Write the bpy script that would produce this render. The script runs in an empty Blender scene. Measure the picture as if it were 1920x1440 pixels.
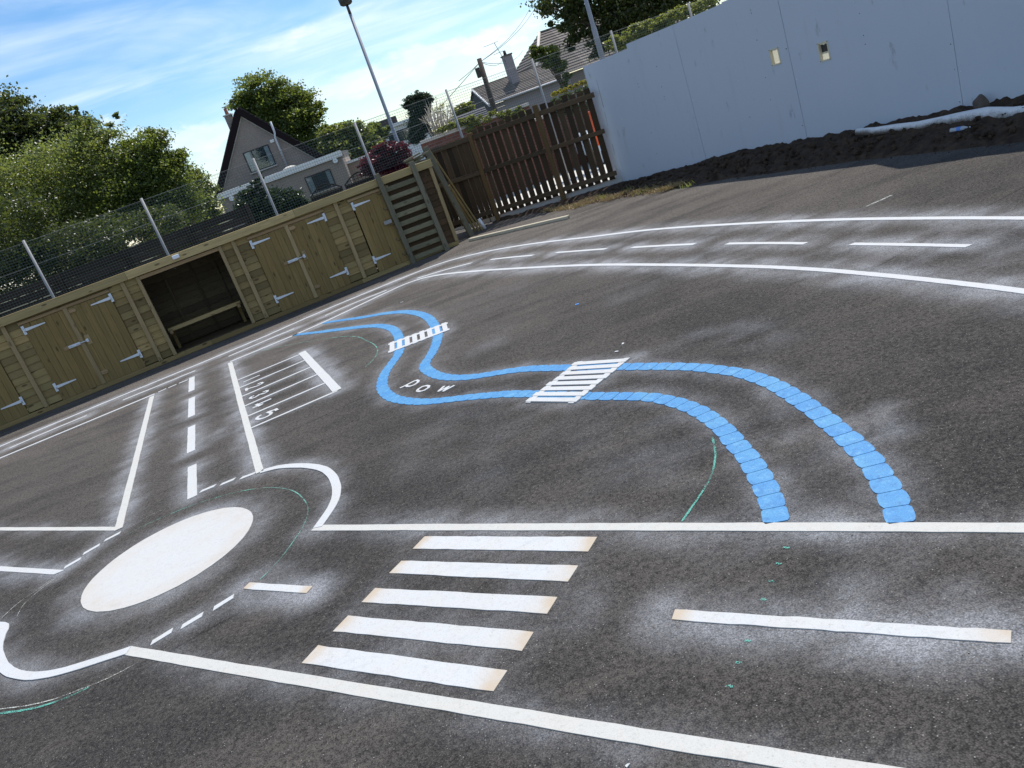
import bpy, bmesh, math, random
import numpy as np
from mathutils import Vector, Matrix, kdtree
random.seed(7); rng = np.random.default_rng(7)
SC = bpy.context.scene
COL = SC.collection
rad = math.radians
# ------------------------------------------------------------------ camera
F, PITCH, ROLL, H = 1508.97, 0.3131, -0.34633, 2.1      # focal length in px of the 1920 frame, radians, eye height
cp, sp, cr, sr = math.cos(PITCH), math.sin(PITCH), math.cos(ROLL), math.sin(ROLL)
FWD = Vector((0, cp, -sp)); R0 = Vector((1, 0, 0)); U0 = Vector((0, sp, cp))
RIGHT = cr*R0 + sr*U0; UP = -sr*R0 + cr*U0
cam = bpy.data.cameras.new("camera"); camo = bpy.data.objects.new("camera", cam); COL.objects.link(camo)
M = Matrix.Identity(4)
for i in range(3):
    M[i][0] = RIGHT[i]; M[i][1] = UP[i]; M[i][2] = -FWD[i]
M[2][3] = H
camo.matrix_world = M
cam.sensor_width = 36; cam.lens = F/1920*36; cam.clip_start = 0.05; cam.clip_end = 4000
SC.camera = camo
SC.render.resolution_x, SC.render.resolution_y = 1024, 768
# ------------------------------------------------------------------ sun, sky, exposure
SUN_AZ, SUN_EL = 58.0, 60.0                               # azimuth measured from +X towards +Y
SDIR = Vector((math.cos(rad(SUN_AZ))*math.cos(rad(SUN_EL)), math.sin(rad(SUN_AZ))*math.cos(rad(SUN_EL)), math.sin(rad(SUN_EL))))
sun = bpy.data.lights.new("sun", 'SUN'); sun.energy = 4.1; sun.angle = rad(0.53); sun.color = (1.0, 0.955, 0.88)
suno = bpy.data.objects.new("sun", sun); COL.objects.link(suno)
suno.rotation_euler = (-SDIR).to_track_quat('-Z', 'Y').to_euler(); suno.location = (0, 0, 30)
SC.view_settings.view_transform = 'Standard'; SC.view_settings.look = 'None'
SC.view_settings.gamma = 1.0; SC.view_settings.use_curve_mapping = False
SC.view_settings.exposure = 0.38
world = bpy.data.worlds.new("World"); SC.world = world; world.use_nodes = True
WN, WL = world.node_tree.nodes, world.node_tree.links
WN.clear()
def wn(t, **k):
    n = WN.new(t)
    for a, b in k.items(): setattr(n, a, b)
    return n
def wm(op, a, b=None, c=None, clamp=False):
    n = WN.new('ShaderNodeMath'); n.operation = op; n.use_clamp = clamp
    for i, v in enumerate((a, b, c)):
        if v is None: continue
        if isinstance(v, (int, float)): n.inputs[i].default_value = v
        else: WL.new(v, n.inputs[i])
    return n.outputs[0]
def wramp(x, lo, hi):
    n = WN.new('ShaderNodeMapRange'); n.interpolation_type = 'SMOOTHSTEP'
    WL.new(x, n.inputs[0]); n.inputs[1].default_value = lo; n.inputs[2].default_value = hi
    return n.outputs[0]
def wnoise(vec, scale, det=6, rough=0.55, dist=0.0):
    n = WN.new('ShaderNodeTexNoise'); WL.new(vec, n.inputs['Vector'])
    n.inputs['Scale'].default_value = scale; n.inputs['Detail'].default_value = det
    n.inputs['Roughness'].default_value = rough; n.inputs['Distortion'].default_value = dist
    return n.outputs[0]
sky = wn('ShaderNodeTexSky', sky_type='NISHITA'); sky.sun_disc = False
sky.sun_elevation = rad(SUN_EL); sky.sun_rotation = rad(90-SUN_AZ); sky.air_density = 1.0; sky.dust_density = 0.05; sky.ozone_density = 3.0
SKY_STRENGTH = 0.112
tc = wn('ShaderNodeTexCoord'); sep = wn('ShaderNodeSeparateXYZ'); WL.new(tc.outputs['Generated'], sep.inputs[0])
dx, dy, dz = sep.outputs
den = wm('ADD', wm('MAXIMUM', dz, 0.0), 0.12)
comb = wn('ShaderNodeCombineXYZ')
WL.new(wm('DIVIDE', dx, den), comb.inputs[0]); WL.new(wm('DIVIDE', dy, den), comb.inputs[1])
mp = wn('ShaderNodeMapping'); WL.new(comb.outputs[0], mp.inputs[0]); mp.inputs['Rotation'].default_value = (0, 0, 0.5); mp.inputs['Scale'].default_value = (0.6, 1.25, 1); mp.inputs['Location'].default_value = (3.1, 1.7, 0)
cirrus = wramp(wnoise(mp.outputs[0], 1.0, 10, 0.58, 1.3), 0.40, 0.76)
veil = wramp(wnoise(comb.outputs[0], 0.45, 5, 0.6), 0.42, 0.62)
cir = wm('MULTIPLY', wm('ADD', wm('MULTIPLY', cirrus, 0.62), wm('MULTIPLY', veil, 0.30)), 0.9, clamp=True)
# low cumulus bank: a band of small heaped clouds a few degrees above the horizon
mp2 = wn('ShaderNodeMapping'); WL.new(tc.outputs['Generated'], mp2.inputs[0]); mp2.inputs['Scale'].default_value = (1, 1, 1.9); mp2.inputs['Location'].default_value = (0.35, 0.1, 0.0)
heap = wnoise(mp2.outputs[0], 9.0, 9, 0.58, 0.25)
lowf = wnoise(tc.outputs['Generated'], 2.2, 2, 0.5)
bandc = wm('ADD', wm('MULTIPLY', wm('SUBTRACT', lowf, 0.5), 0.06), 0.088)
band = wm('SUBTRACT', 1.0, wm('DIVIDE', wm('ABSOLUTE', wm('SUBTRACT', dz, bandc)), 0.035), clamp=True)
cum = wramp(wm('ADD', heap, wm('MULTIPLY', wm('SUBTRACT', band, 1.0), 0.20)), 0.40, 0.51)
shade = wramp(wnoise(mp2.outputs[0], 17.0, 6, 0.6), 0.3, 0.75)
hs_ = wn('ShaderNodeHueSaturation'); hs_.inputs['Saturation'].default_value = 1.24; WL.new(sky.outputs[0], hs_.inputs['Color'])
mix1 = wn('ShaderNodeMixRGB'); WL.new(cir, mix1.inputs[0]); WL.new(hs_.outputs[0], mix1.inputs[1]); mix1.inputs[2].default_value = (7.0, 7.9, 9.0, 1)
cc = wn('ShaderNodeMixRGB'); WL.new(shade, cc.inputs[0]); cc.inputs[1].default_value = (6.6, 7.2, 7.9, 1); cc.inputs[2].default_value = (8.8, 9.0, 9.1, 1)
mix2 = wn('ShaderNodeMixRGB'); WL.new(wm('MULTIPLY', cum, 0.5), mix2.inputs[0]); WL.new(mix1.outputs[0], mix2.inputs[1]); WL.new(cc.outputs[0], mix2.inputs[2])
bg = wn('ShaderNodeBackground'); WL.new(mix2.outputs[0], bg.inputs[0]); bg.inputs[1].default_value = SKY_STRENGTH
wo = wn('ShaderNodeOutputWorld'); WL.new(bg.outputs[0], wo.inputs[0])

# ------------------------------------------------------------------ measuring helpers: where a sight line of the survey photograph meets the place
def ray(px, py):
    return RIGHT*((px-960)/F) + UP*(-(py-720)/F) + FWD
def G(px, py, z=0.0):                                     # on the ground
    d = ray(px, py); t = (z-H)/d.z
    return Vector((d.x*t, d.y*t, z))
def at(px, py, Y):                                        # on the upright plane at distance Y
    d = ray(px, py); t = Y/d.y
    return Vector((d.x*t, Y, H+d.z*t))
def onplane(px, py, P, az):                               # on the upright plane through P running along az
    d = ray(px, py); n = Vector((-math.sin(az), math.cos(az), 0)); t = (P.x*n.x+P.y*n.y)/(d.x*n.x+d.y*n.y)
    return Vector((d.x*t, d.y*t, H+d.z*t))
# ------------------------------------------------------------------ object helpers
def tag(o, label=None, cat=None, group=None, kind=None):
    if label: o['label'] = label
    if cat: o['category'] = cat
    if group: o['group'] = group
    if kind: o['kind'] = kind
    return o
def thing(name, label, cat, loc=(0, 0, 0), rz=0.0, group=None):
    o = bpy.data.objects.new(name, None); COL.objects.link(o); o.location = loc; o.rotation_euler = (0, 0, rz); o.empty_display_size = 0.2
    return tag(o, label, cat, group)
class MB:
    def __init__(s): s.v = []; s.f = []; s.sm = []
    def add(s, vs, fs, smooth=False):
        b = len(s.v); s.v += [tuple(v) for v in vs]; s.f += [tuple(b+i for i in f) for f in fs]; s.sm += [smooth]*len(fs); return s
    def box(s, x0, x1, y0, y1, z0, z1):
        return s.add([(x0,y0,z0),(x1,y0,z0),(x1,y1,z0),(x0,y1,z0),(x0,y0,z1),(x1,y0,z1),(x1,y1,z1),(x0,y1,z1)],
                     [(0,3,2,1),(4,5,6,7),(0,1,5,4),(1,2,6,5),(2,3,7,6),(3,0,4,7)])
    def prism(s, poly, y0, y1):                           # polygon in x,z pushed along y
        n = len(poly)
        vs = [(p[0], y0, p[1]) for p in poly]+[(p[0], y1, p[1]) for p in poly]
        return s.add(vs, [tuple(range(n)), tuple(range(2*n-1, n-1, -1))]+[(i, i+n, (i+1) % n+n, (i+1) % n) for i in range(n)])
    def slab(s, poly, z0, z1):                            # polygon in x,y pushed up
        n = len(poly)
        vs = [(p[0], p[1], z0) for p in poly]+[(p[0], p[1], z1) for p in poly]
        return s.add(vs, [tuple(range(n-1, -1, -1)), tuple(range(n, 2*n))]+[(i, (i+1) % n, (i+1) % n+n, i+n) for i in range(n)])
    def beam(s, a, b, w, t, up=(0, 0, 1)):                # rectangular bar from a to b
        a = Vector(a); b = Vector(b); d = (b-a).normalized(); x = d.cross(Vector(up))
        if x.length < 1e-4: x = d.cross(Vector((0, 1, 0)))
        x.normalize(); y = x.cross(d)
        vs = [p+x*(w/2*i)+y*(t/2*j) for p in (a, b) for i, j in ((-1,-1),(1,-1),(1,1),(-1,1))]
        return s.add(vs, [(0,1,2,3),(7,6,5,4),(0,4,5,1),(1,5,6,2),(2,6,7,3),(3,7,4,0)])
    def tube(s, pts, rs, n=8, caps=True, smooth=True):
        pts = [Vector(p) for p in pts]; k = len(pts)
        if isinstance(rs, (int, float)): rs = [rs]*k
        rings = []; px = None
        for i, p in enumerate(pts):
            d = (pts[min(i+1, k-1)]-pts[max(i-1, 0)]).normalized()
            x = d.cross(Vector((0, 0, 1)) if abs(d.z) < 0.95 else Vector((1, 0, 0)))
            if px is not None:
                x2 = px-d*px.dot(d)
                if x2.length > 1e-3: x = x2
            x.normalize(); px = x; y = d.cross(x)
            rings += [p+(x*math.cos(6.2831853*j/n)+y*math.sin(6.2831853*j/n))*rs[i] for j in range(n)]
        fs = [(i*n+j, i*n+(j+1) % n, (i+1)*n+(j+1) % n, (i+1)*n+j) for i in range(k-1) for j in range(n)]
        s.add(rings, fs, smooth)
        if caps:
            b = len(s.v)-k*n
            s.f += [tuple(b+j for j in range(n-1, -1, -1)), tuple(b+(k-1)*n+j for j in range(n))]; s.sm += [False]*2
        return s
    def build(s, name, mat, parent=None, bevel=0.0):
        me = bpy.data.meshes.new(name); me.from_pydata(s.v, [], s.f); me.polygons.foreach_set('use_smooth', s.sm)
        if mat: me.materials.append(mat)
        me.update()
        bm = bmesh.new(); bm.from_mesh(me); bmesh.ops.recalc_face_normals(bm, faces=bm.faces)
        if bevel: bmesh.ops.bevel(bm, geom=list(bm.edges), offset=bevel, segments=1, affect='EDGES', profile=0.5)
        bm.to_mesh(me); bm.free()
        o = bpy.data.objects.new(name, me); COL.objects.link(o)
        if parent: o.parent = parent
        return o
def rawmesh(name, v, f4, mat, parent=None, smooth=False, attrs=None):
    v = np.asarray(v, np.float32); f = np.asarray(f4, np.int32); k = f.shape[1]
    me = bpy.data.meshes.new(name)
    me.vertices.add(len(v)); me.vertices.foreach_set('co', v.ravel())
    me.loops.add(f.size); me.loops.foreach_set('vertex_index', f.ravel())
    me.polygons.add(len(f)); me.polygons.foreach_set('loop_start', np.arange(0, f.size, k, dtype=np.int32))
    me.polygons.foreach_set('loop_total', np.full(len(f), k, np.int32))
    me.polygons.foreach_set('use_smooth', np.full(len(f), smooth))
    me.update(calc_edges=True)
    for an, av in (attrs or {}).items():
        a = me.attributes.new(an, 'FLOAT', 'POINT'); a.data.foreach_set('value', np.asarray(av, np.float32))
    me.materials.append(mat)
    o = bpy.data.objects.new(name, me); COL.objects.link(o)
    if parent: o.parent = parent
    return o
# ------------------------------------------------------------------ materials
class Mat:
    def __init__(s, name):
        s.m = bpy.data.materials.new(name); s.m.use_nodes = True; s.N = s.m.node_tree.nodes; s.L = s.m.node_tree.links
        s.p = s.N['Principled BSDF']; s.out = s.N['Material Output']
        s.tc = s.N.new('ShaderNodeTexCoord')
    def new(s, t, **k):
        n = s.N.new(t)
        for a, b in k.items(): setattr(n, a, b)
        return n
    def put(s, sock, v):
        if isinstance(v, (int, float)): sock.default_value = v
        elif isinstance(v, tuple): sock.default_value = (*v, 1) if len(v) == 3 and sock.type == 'RGBA' else v
        else: s.L.new(v, sock)
    def math(s, op, a, b=None, c=None, clamp=False):
        n = s.new('ShaderNodeMath', operation=op, use_clamp=clamp)
        for i, v in enumerate((a, b, c)):
            if v is not None: s.put(n.inputs[i], v)
        return n.outputs[0]
    def mapping(s, src=None, scale=(1, 1, 1), rot=(0, 0, 0), loc=None):
        n = s.new('ShaderNodeMapping'); s.L.new(src or s.tc.outputs['Object'], n.inputs[0])
        n.inputs['Scale'].default_value = scale; n.inputs['Rotation'].default_value = rot
        if loc is not None: s.put(n.inputs['Location'], loc)
        return n.outputs[0]
    def noise(s, scale, det=4, rough=0.55, vec=None, dist=0.0):
        n = s.new('ShaderNodeTexNoise'); s.L.new(vec or s.tc.outputs['Object'], n.inputs['Vector'])
        n.inputs['Scale'].default_value = scale; n.inputs['Detail'].default_value = det; n.inputs['Roughness'].default_value = rough; n.inputs['Distortion'].default_value = dist
        return n.outputs[0]
    def voro(s, scale, vec=None, feature='F1', rnd=1.0):
        n = s.new('ShaderNodeTexVoronoi', feature=feature); s.L.new(vec or s.tc.outputs['Object'], n.inputs['Vector'])
        n.inputs['Scale'].default_value = scale; n.inputs['Randomness'].default_value = rnd
        return n
    def ramp(s, x, lo, hi, a=0.0, b=1.0):
        n = s.new('ShaderNodeMapRange', interpolation_type='SMOOTHSTEP'); s.L.new(x, n.inputs[0])
        for i, v in zip((1, 2, 3, 4), (lo, hi, a, b)): n.inputs[i].default_value = v
        return n.outputs[0]
    def mix(s, f, a, b, mode='MIX'):
        n = s.new('ShaderNodeMixRGB', blend_type=mode); s.put(n.inputs[0], f); s.put(n.inputs[1], a); s.put(n.inputs[2], b)
        return n.outputs[0]
    def attr(s, name):
        n = s.new('ShaderNodeAttribute'); n.attribute_name = name; return n.outputs['Fac']
    def rand(s): return s.new('ShaderNodeObjectInfo').outputs['Random']
    def island(s): return s.new('ShaderNodeNewGeometry').outputs['Random Per Island']
    def bump(s, h, strength=0.3, dist=0.01):
        n = s.new('ShaderNodeBump'); n.inputs['Strength'].default_value = strength; n.inputs['Distance'].default_value = dist
        s.L.new(h, n.inputs['Height']); s.L.new(n.outputs[0], s.p.inputs['Normal'])
    def done(s, col, rough=0.7, spec=None, metal=0.0):
        s.put(s.p.inputs['Base Color'], col); s.put(s.p.inputs['Roughness'], rough); s.p.inputs['Metallic'].default_value = metal
        if spec is not None: s.p.inputs['Specular IOR Level'].default_value = spec
        return s.m
def plain(name, col, rough=0.7, var=0.12, scale=6, metal=0.0, spec=None):
    m = Mat(name); n = m.noise(scale, 5)
    c = m.mix(n, tuple(x*(1-var) for x in col), tuple(min(1, x*(1+var)) for x in col))
    return m.done(c, rough, spec, metal)
def wood(name, a, b, knot=0.35, axis='x', grain=1.0, rough=0.72, var=0.5):
    m = Mat(name); r = m.rand()
    off = m.new('ShaderNodeCombineXYZ'); 
    for i, k in enumerate((37.0, 61.0, 23.0)): m.L.new(m.math('MULTIPLY', r, k), off.inputs[i])
    sc = {'x': (1.3, 22, 22), 'z': (22, 22, 1.3)}[axis]
    v = m.mapping(scale=sc, loc=off.outputs[0])
    g = m.noise(1.6*grain, 6, 0.62, v, 0.6)
    g2 = m.noise(0.7, 3, 0.5, m.mapping(scale={'x': (1.5, 6, 6), 'z': (6, 6, 1.5)}[axis], loc=off.outputs[0]))
    hue = m.mix(m.math('FRACT', m.math('MULTIPLY', r, 7.31)), a, b)
    val = m.math('ADD', 1.0-var*0.72, m.math('MULTIPLY', m.math('FRACT', m.math('MULTIPLY', r, 13.7)), var))
    col = m.mix(1.0, hue, m.mix(0.0, val, val), 'MULTIPLY')
    col = m.mix(m.ramp(g, 0.3, 0.75, 0.0, 0.55), col, tuple(x*0.45 for x in a))
    col = m.mix(m.ramp(g2, 0.45, 0.8, 0, 0.3), col, tuple(x*0.7 for x in b))
    if knot:
        kv = m.voro(1.0, m.mapping(scale={'x': (3.2, 9, 9), 'z': (9, 9, 3.2)}[axis], loc=off.outputs[0]))
        kn = m.ramp(kv.outputs['Distance'], 0.10, 0.20, knot*1.6, 0.0)
        col = m.mix(m.math('MINIMUM', kn, 0.85), col, (0.035, 0.022, 0.014))
    m.bump(g, 0.25, 0.004)
    return m.done(col, rough, 0.12)
MAT = {}
MAT['pine_x'] = wood('treated pine, grain lengthways', (0.38, 0.27, 0.118), (0.265, 0.208, 0.095), 0.45, var=0.75)
MAT['pine_z'] = wood('treated pine, grain upright', (0.27, 0.187, 0.076), (0.24, 0.175, 0.072), 0.4, 'z', var=0.2)
MAT['pine_fascia'] = wood('pale fascia pine', (0.46, 0.35, 0.17), (0.44, 0.34, 0.165), 0.4)
MAT['pine_post'] = wood('tan pine batten', (0.37, 0.275, 0.145), (0.34, 0.255, 0.135), 0.3, 'z', var=0.25)
MAT['brown_x'] = wood('reddish brown rough board', (0.13, 0.078, 0.042), (0.10, 0.07, 0.04), 0.3)
MAT['inner'] = wood('unlit rough inner board', (0.11, 0.085, 0.05), (0.09, 0.07, 0.045), 0.3)  # darker than the shed pine: the open bay's shade put into the colour
MAT['pine_lintel'] = wood('tan pine lintel', (0.38, 0.255, 0.135), (0.34, 0.24, 0.13), 0.2, var=0.25)
MAT['grey_wood_z'] = wood('greyed timber, upright', (0.20, 0.185, 0.13), (0.18, 0.17, 0.12), 0.3, 'z', var=.25)
MAT['grey_wood_x'] = wood('greyed timber, lengthways', (0.22, 0.20, 0.125), (0.19, 0.175, 0.115), 0.3, var=.3)
MAT['gate_z'] = wood('dark brown slat', (0.092, 0.060, 0.034), (0.056, 0.042, 0.028), 0.2, 'z', var=.7)
MAT['gate_x'] = wood('brown rail', (0.12, 0.082, 0.05), (0.10, 0.072, 0.046), 0.2)
MAT['gate_post'] = wood('brown post', (0.16, 0.10, 0.045), (0.12, 0.08, 0.04), 0.25, 'z', var=.2)
MAT['old_fence'] = wood('old dark fence board', (0.055, 0.040, 0.030), (0.045, 0.034, 0.028), 0.1)
MAT['batten'] = wood('yellow pine batten', (0.33, 0.24, 0.10), (0.28, 0.20, 0.085), 0.1, 'z')
MAT['floor_wood'] = wood('weathered plank', (0.5, 0.45, 0.34), (0.5, 0.45, 0.34), 0.2)
MAT['zinc'] = plain('galvanised hinge', (0.62, 0.66, 0.72), 0.45, 0.12, 20, 0.35)
MAT['galv'] = plain('galvanised post', (0.25, 0.25, 0.25), 0.6, 0.25, 15, 0.0)
MAT['wire'] = plain('mesh wire', (0.10, 0.13, 0.12), 0.6, 0.1, 15, 0.2)
MAT['lamp_steel'] = plain('painted lamp column', (0.24, 0.255, 0.29), 0.5, 0.06, 4, 0.0)
MAT['lamp_dark'] = plain('dark lamp head', (0.05, 0.045, 0.04), 0.5)
MAT['felt'] = plain('roofing felt', (0.06, 0.06, 0.06), 0.9)
MAT['black_iron'] = plain('black iron', (0.03, 0.03, 0.03), 0.5)
MAT['white_plastic'] = plain('white plastic', (0.75, 0.77, 0.8), 0.4, 0.04)
MAT['white_paint'] = plain('white render', (0.78, 0.78, 0.77), 0.7, 0.05, 2)
MAT['orange'] = plain('orange plastic', (0.9, 0.13, 0.03), 0.4, 0.08)
MAT['concrete'] = plain('pale concrete', (0.56, 0.54, 0.50), 0.9, 0.15, 3)
MAT['kerb'] = plain('grey kerb concrete', (0.42, 0.41, 0.40), 0.9, 0.15, 5)
MAT['coping'] = plain('pale coping stone', (0.52, 0.49, 0.44), 0.9, 0.15, 5)
MAT['barge'] = plain('dark brown bargeboard', (0.011, 0.005, 0.006), 0.7, 0.1, 6, 0.0, 0.2)
MAT['dark_frame'] = plain('dark window frame', (0.02, 0.018, 0.022), 0.4)
MAT['terracotta'] = plain('chimney pot', (0.28, 0.11, 0.07), 0.8)
MAT['pipe_grey'] = plain('grey vent pipe', (0.58, 0.58, 0.62), 0.5)
MAT['pole_wood'] = plain('creosoted pole', (0.07, 0.052, 0.042), 0.9, 0.3, 8)
MAT['blue_scrap'] = plain('blue scrap', (0.05, 0.25, 0.7), 0.5)
MAT['curtain'] = plain('net curtain', (0.72, 0.74, 0.74), 0.9, 0.08, 3)
MAT['cream_ply'] = plain('cream plywood', (0.62, 0.56, 0.42), 0.8, 0.08, 12)
MAT['bark'] = plain('bark', (0.09, 0.07, 0.05), 0.95, 0.35, 12)
MAT['birch'] = plain('pale twig bark', (0.45, 0.40, 0.33), 0.9, 0.25, 12)
MAT['car_paint'] = plain('pale blue car paint', (0.55, 0.66, 0.78), 0.25, 0.03, 2)
MAT['tyre'] = plain('tyre rubber', (0.02, 0.02, 0.02), 0.9)
def glass_mat():
    m = Mat('window glass'); m.p.inputs['Base Color'].default_value = (0.03, 0.045, 0.055, 1); m.p.inputs['Roughness'].default_value = 0.05
    m.p.inputs['Specular IOR Level'].default_value = 0.8; return m.m
MAT['glass'] = glass_mat()
def clear_glass():
    m = Mat('thin clear pane'); g = m.new('ShaderNodeBsdfGlossy'); g.inputs['Roughness'].default_value = 0.03
    t = m.new('ShaderNodeBsdfTransparent'); t.inputs[0].default_value = (0.86, 0.9, 0.92, 1)
    fr = m.new('ShaderNodeFresnel'); fr.inputs[0].default_value = 1.6
    mx = m.new('ShaderNodeMixShader'); m.L.new(fr.outputs[0], mx.inputs[0]); m.L.new(t.outputs[0], mx.inputs[1]); m.L.new(g.outputs[0], mx.inputs[2]); m.L.new(mx.outputs[0], m.out.inputs[0])
    return m.m
MAT['pane'] = clear_glass()
def harl():
    m = Mat('grey pebbledash'); n = m.noise(45, 3, 0.7); l = m.noise(0.7, 4)
    c = m.mix(m.ramp(n, 0.3, 0.7), (0.20, 0.165, 0.14), (0.40, 0.335, 0.295)); c = m.mix(m.ramp(l, 0.4, 0.7, 0, 0.35), c, (0.2, 0.18, 0.17))
    m.bump(n, 0.6, 0.02); return m.done(c, 0.95, 0.05)
MAT['harl'] = harl()
def brickm(name, a, b, mortar):
    m = Mat(name); br = m.new('ShaderNodeTexBrick'); m.L.new(m.mapping(rot=(rad(90), 0, 0)), br.inputs['Vector'])
    br.inputs['Scale'].default_value = 1.0; br.inputs['Brick Width'].default_value = 0.225; br.inputs['Row Height'].default_value = 0.075; br.inputs['Mortar Size'].default_value = 0.008
    br.inputs['Color1'].default_value = (*a, 1); br.inputs['Color2'].default_value = (*b, 1); br.inputs['Mortar'].default_value = (*mortar, 1)
    c = m.mix(m.ramp(m.noise(3, 4), 0.35, 0.7, 0, 0.5), br.outputs[0], tuple(x*0.5 for x in a)); m.bump(br.outputs['Fac'], -0.4, 0.01)
    return m.done(c, 0.9)
MAT['brick'] = brickm('red brick', (0.21, 0.075, 0.05), (0.15, 0.05, 0.04), (0.16, 0.14, 0.125))
def tile(name, a, b):
    m = Mat(name); n = m.noise(2.5, 5); k = m.rand(); f = m.voro(1.0, m.mapping(scale=(3.2, 0.01, 0.01)))
    c = m.mix(n, a, b); c = m.mix(m.ramp(f.outputs['Distance'], 0.35, 0.5, 0, 0.5), c, tuple(x*0.5 for x in a))
    c = m.mix(m.math('MULTIPLY', k, 0.25), c, tuple(x*0.6 for x in b)); return m.done(c, 0.85, 0.3)
MAT['tile_grey'] = tile('grey brown roof tile', (0.16, 0.135, 0.12), (0.23, 0.20, 0.18))
MAT['tile_dark'] = tile('dark roof tile', (0.05, 0.043, 0.045), (0.08, 0.068, 0.066))
MAT['slate_hung'] = tile('slate hanging', (0.10, 0.10, 0.115), (0.14, 0.14, 0.15))
MAT['cladding'] = plain('grey horizontal cladding', (0.30, 0.26, 0.27), 0.7, 0.08, 3)
def leafm(name, dark, light, trans, glossy=0.38, tmix=0.42):
    m = Mat(name); i = m.island(); n = m.noise(0.9, 3)
    c = m.mix(i, dark, light); c = m.mix(m.ramp(n, 0.35, 0.65, 0, 0.5), c, tuple((x+y)/2*0.8 for x, y in zip(dark, light)))
    m.put(m.p.inputs['Base Color'], c); m.p.inputs['Roughness'].default_value = glossy; m.p.inputs['Specular IOR Level'].default_value = 0.5
    t = m.new('ShaderNodeBsdfTranslucent'); m.put(t.inputs[0], m.mix(i, tuple(x*0.7 for x in trans), trans))
    mx = m.new('ShaderNodeMixShader'); mx.inputs[0].default_value = tmix
    m.L.new(m.p.outputs[0], mx.inputs[1]); m.L.new(t.outputs[0], mx.inputs[2]); m.L.new(mx.outputs[0], m.out.inputs[0])
    return m.m
MAT['leaf_mid'] = leafm('mid green leaf', (0.036, 0.055, 0.014), (0.13, 0.165, 0.040), (0.30, 0.37, 0.05))
MAT['leaf_light'] = leafm('light green leaf', (0.042, 0.062, 0.017), (0.155, 0.185, 0.055), (0.36, 0.42, 0.08))
MAT['leaf_dark'] = leafm('dark green leaf', (0.022, 0.034, 0.012), (0.075, 0.095, 0.028), (0.15, 0.19, 0.035))
MAT['leaf_holly'] = leafm('glossy evergreen leaf', (0.015, 0.032, 0.012), (0.03, 0.055, 0.02), (0.05, 0.08, 0.02), 0.25)
MAT['leaf_yew'] = leafm('blackish conifer needle', (0.016, 0.034, 0.016), (0.04, 0.066, 0.03), (0.06, 0.10, 0.03), 0.6, 0.15)
MAT['leaf_purple'] = leafm('purple leaf', (0.035, 0.008, 0.016), (0.10, 0.02, 0.035), (0.18, 0.02, 0.035), 0.35)
MAT['leaf_gold'] = leafm('golden hedge leaf', (0.22, 0.20, 0.015), (0.50, 0.42, 0.03), (0.55, 0.48, 0.03), 0.5)
MAT['leaf_lime'] = leafm('yellow green leaf', (0.08, 0.10, 0.02), (0.22, 0.24, 0.045), (0.42, 0.46, 0.07))
MAT['straw'] = leafm('dry straw', (0.25, 0.17, 0.075), (0.46, 0.34, 0.17), (0.3, 0.24, 0.08), 0.7, 0.2)
SEAM_AZ = math.atan2((G(1310, 538)-G(1280, 553)).y, (G(1310, 538)-G(1280, 553)).x)
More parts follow.
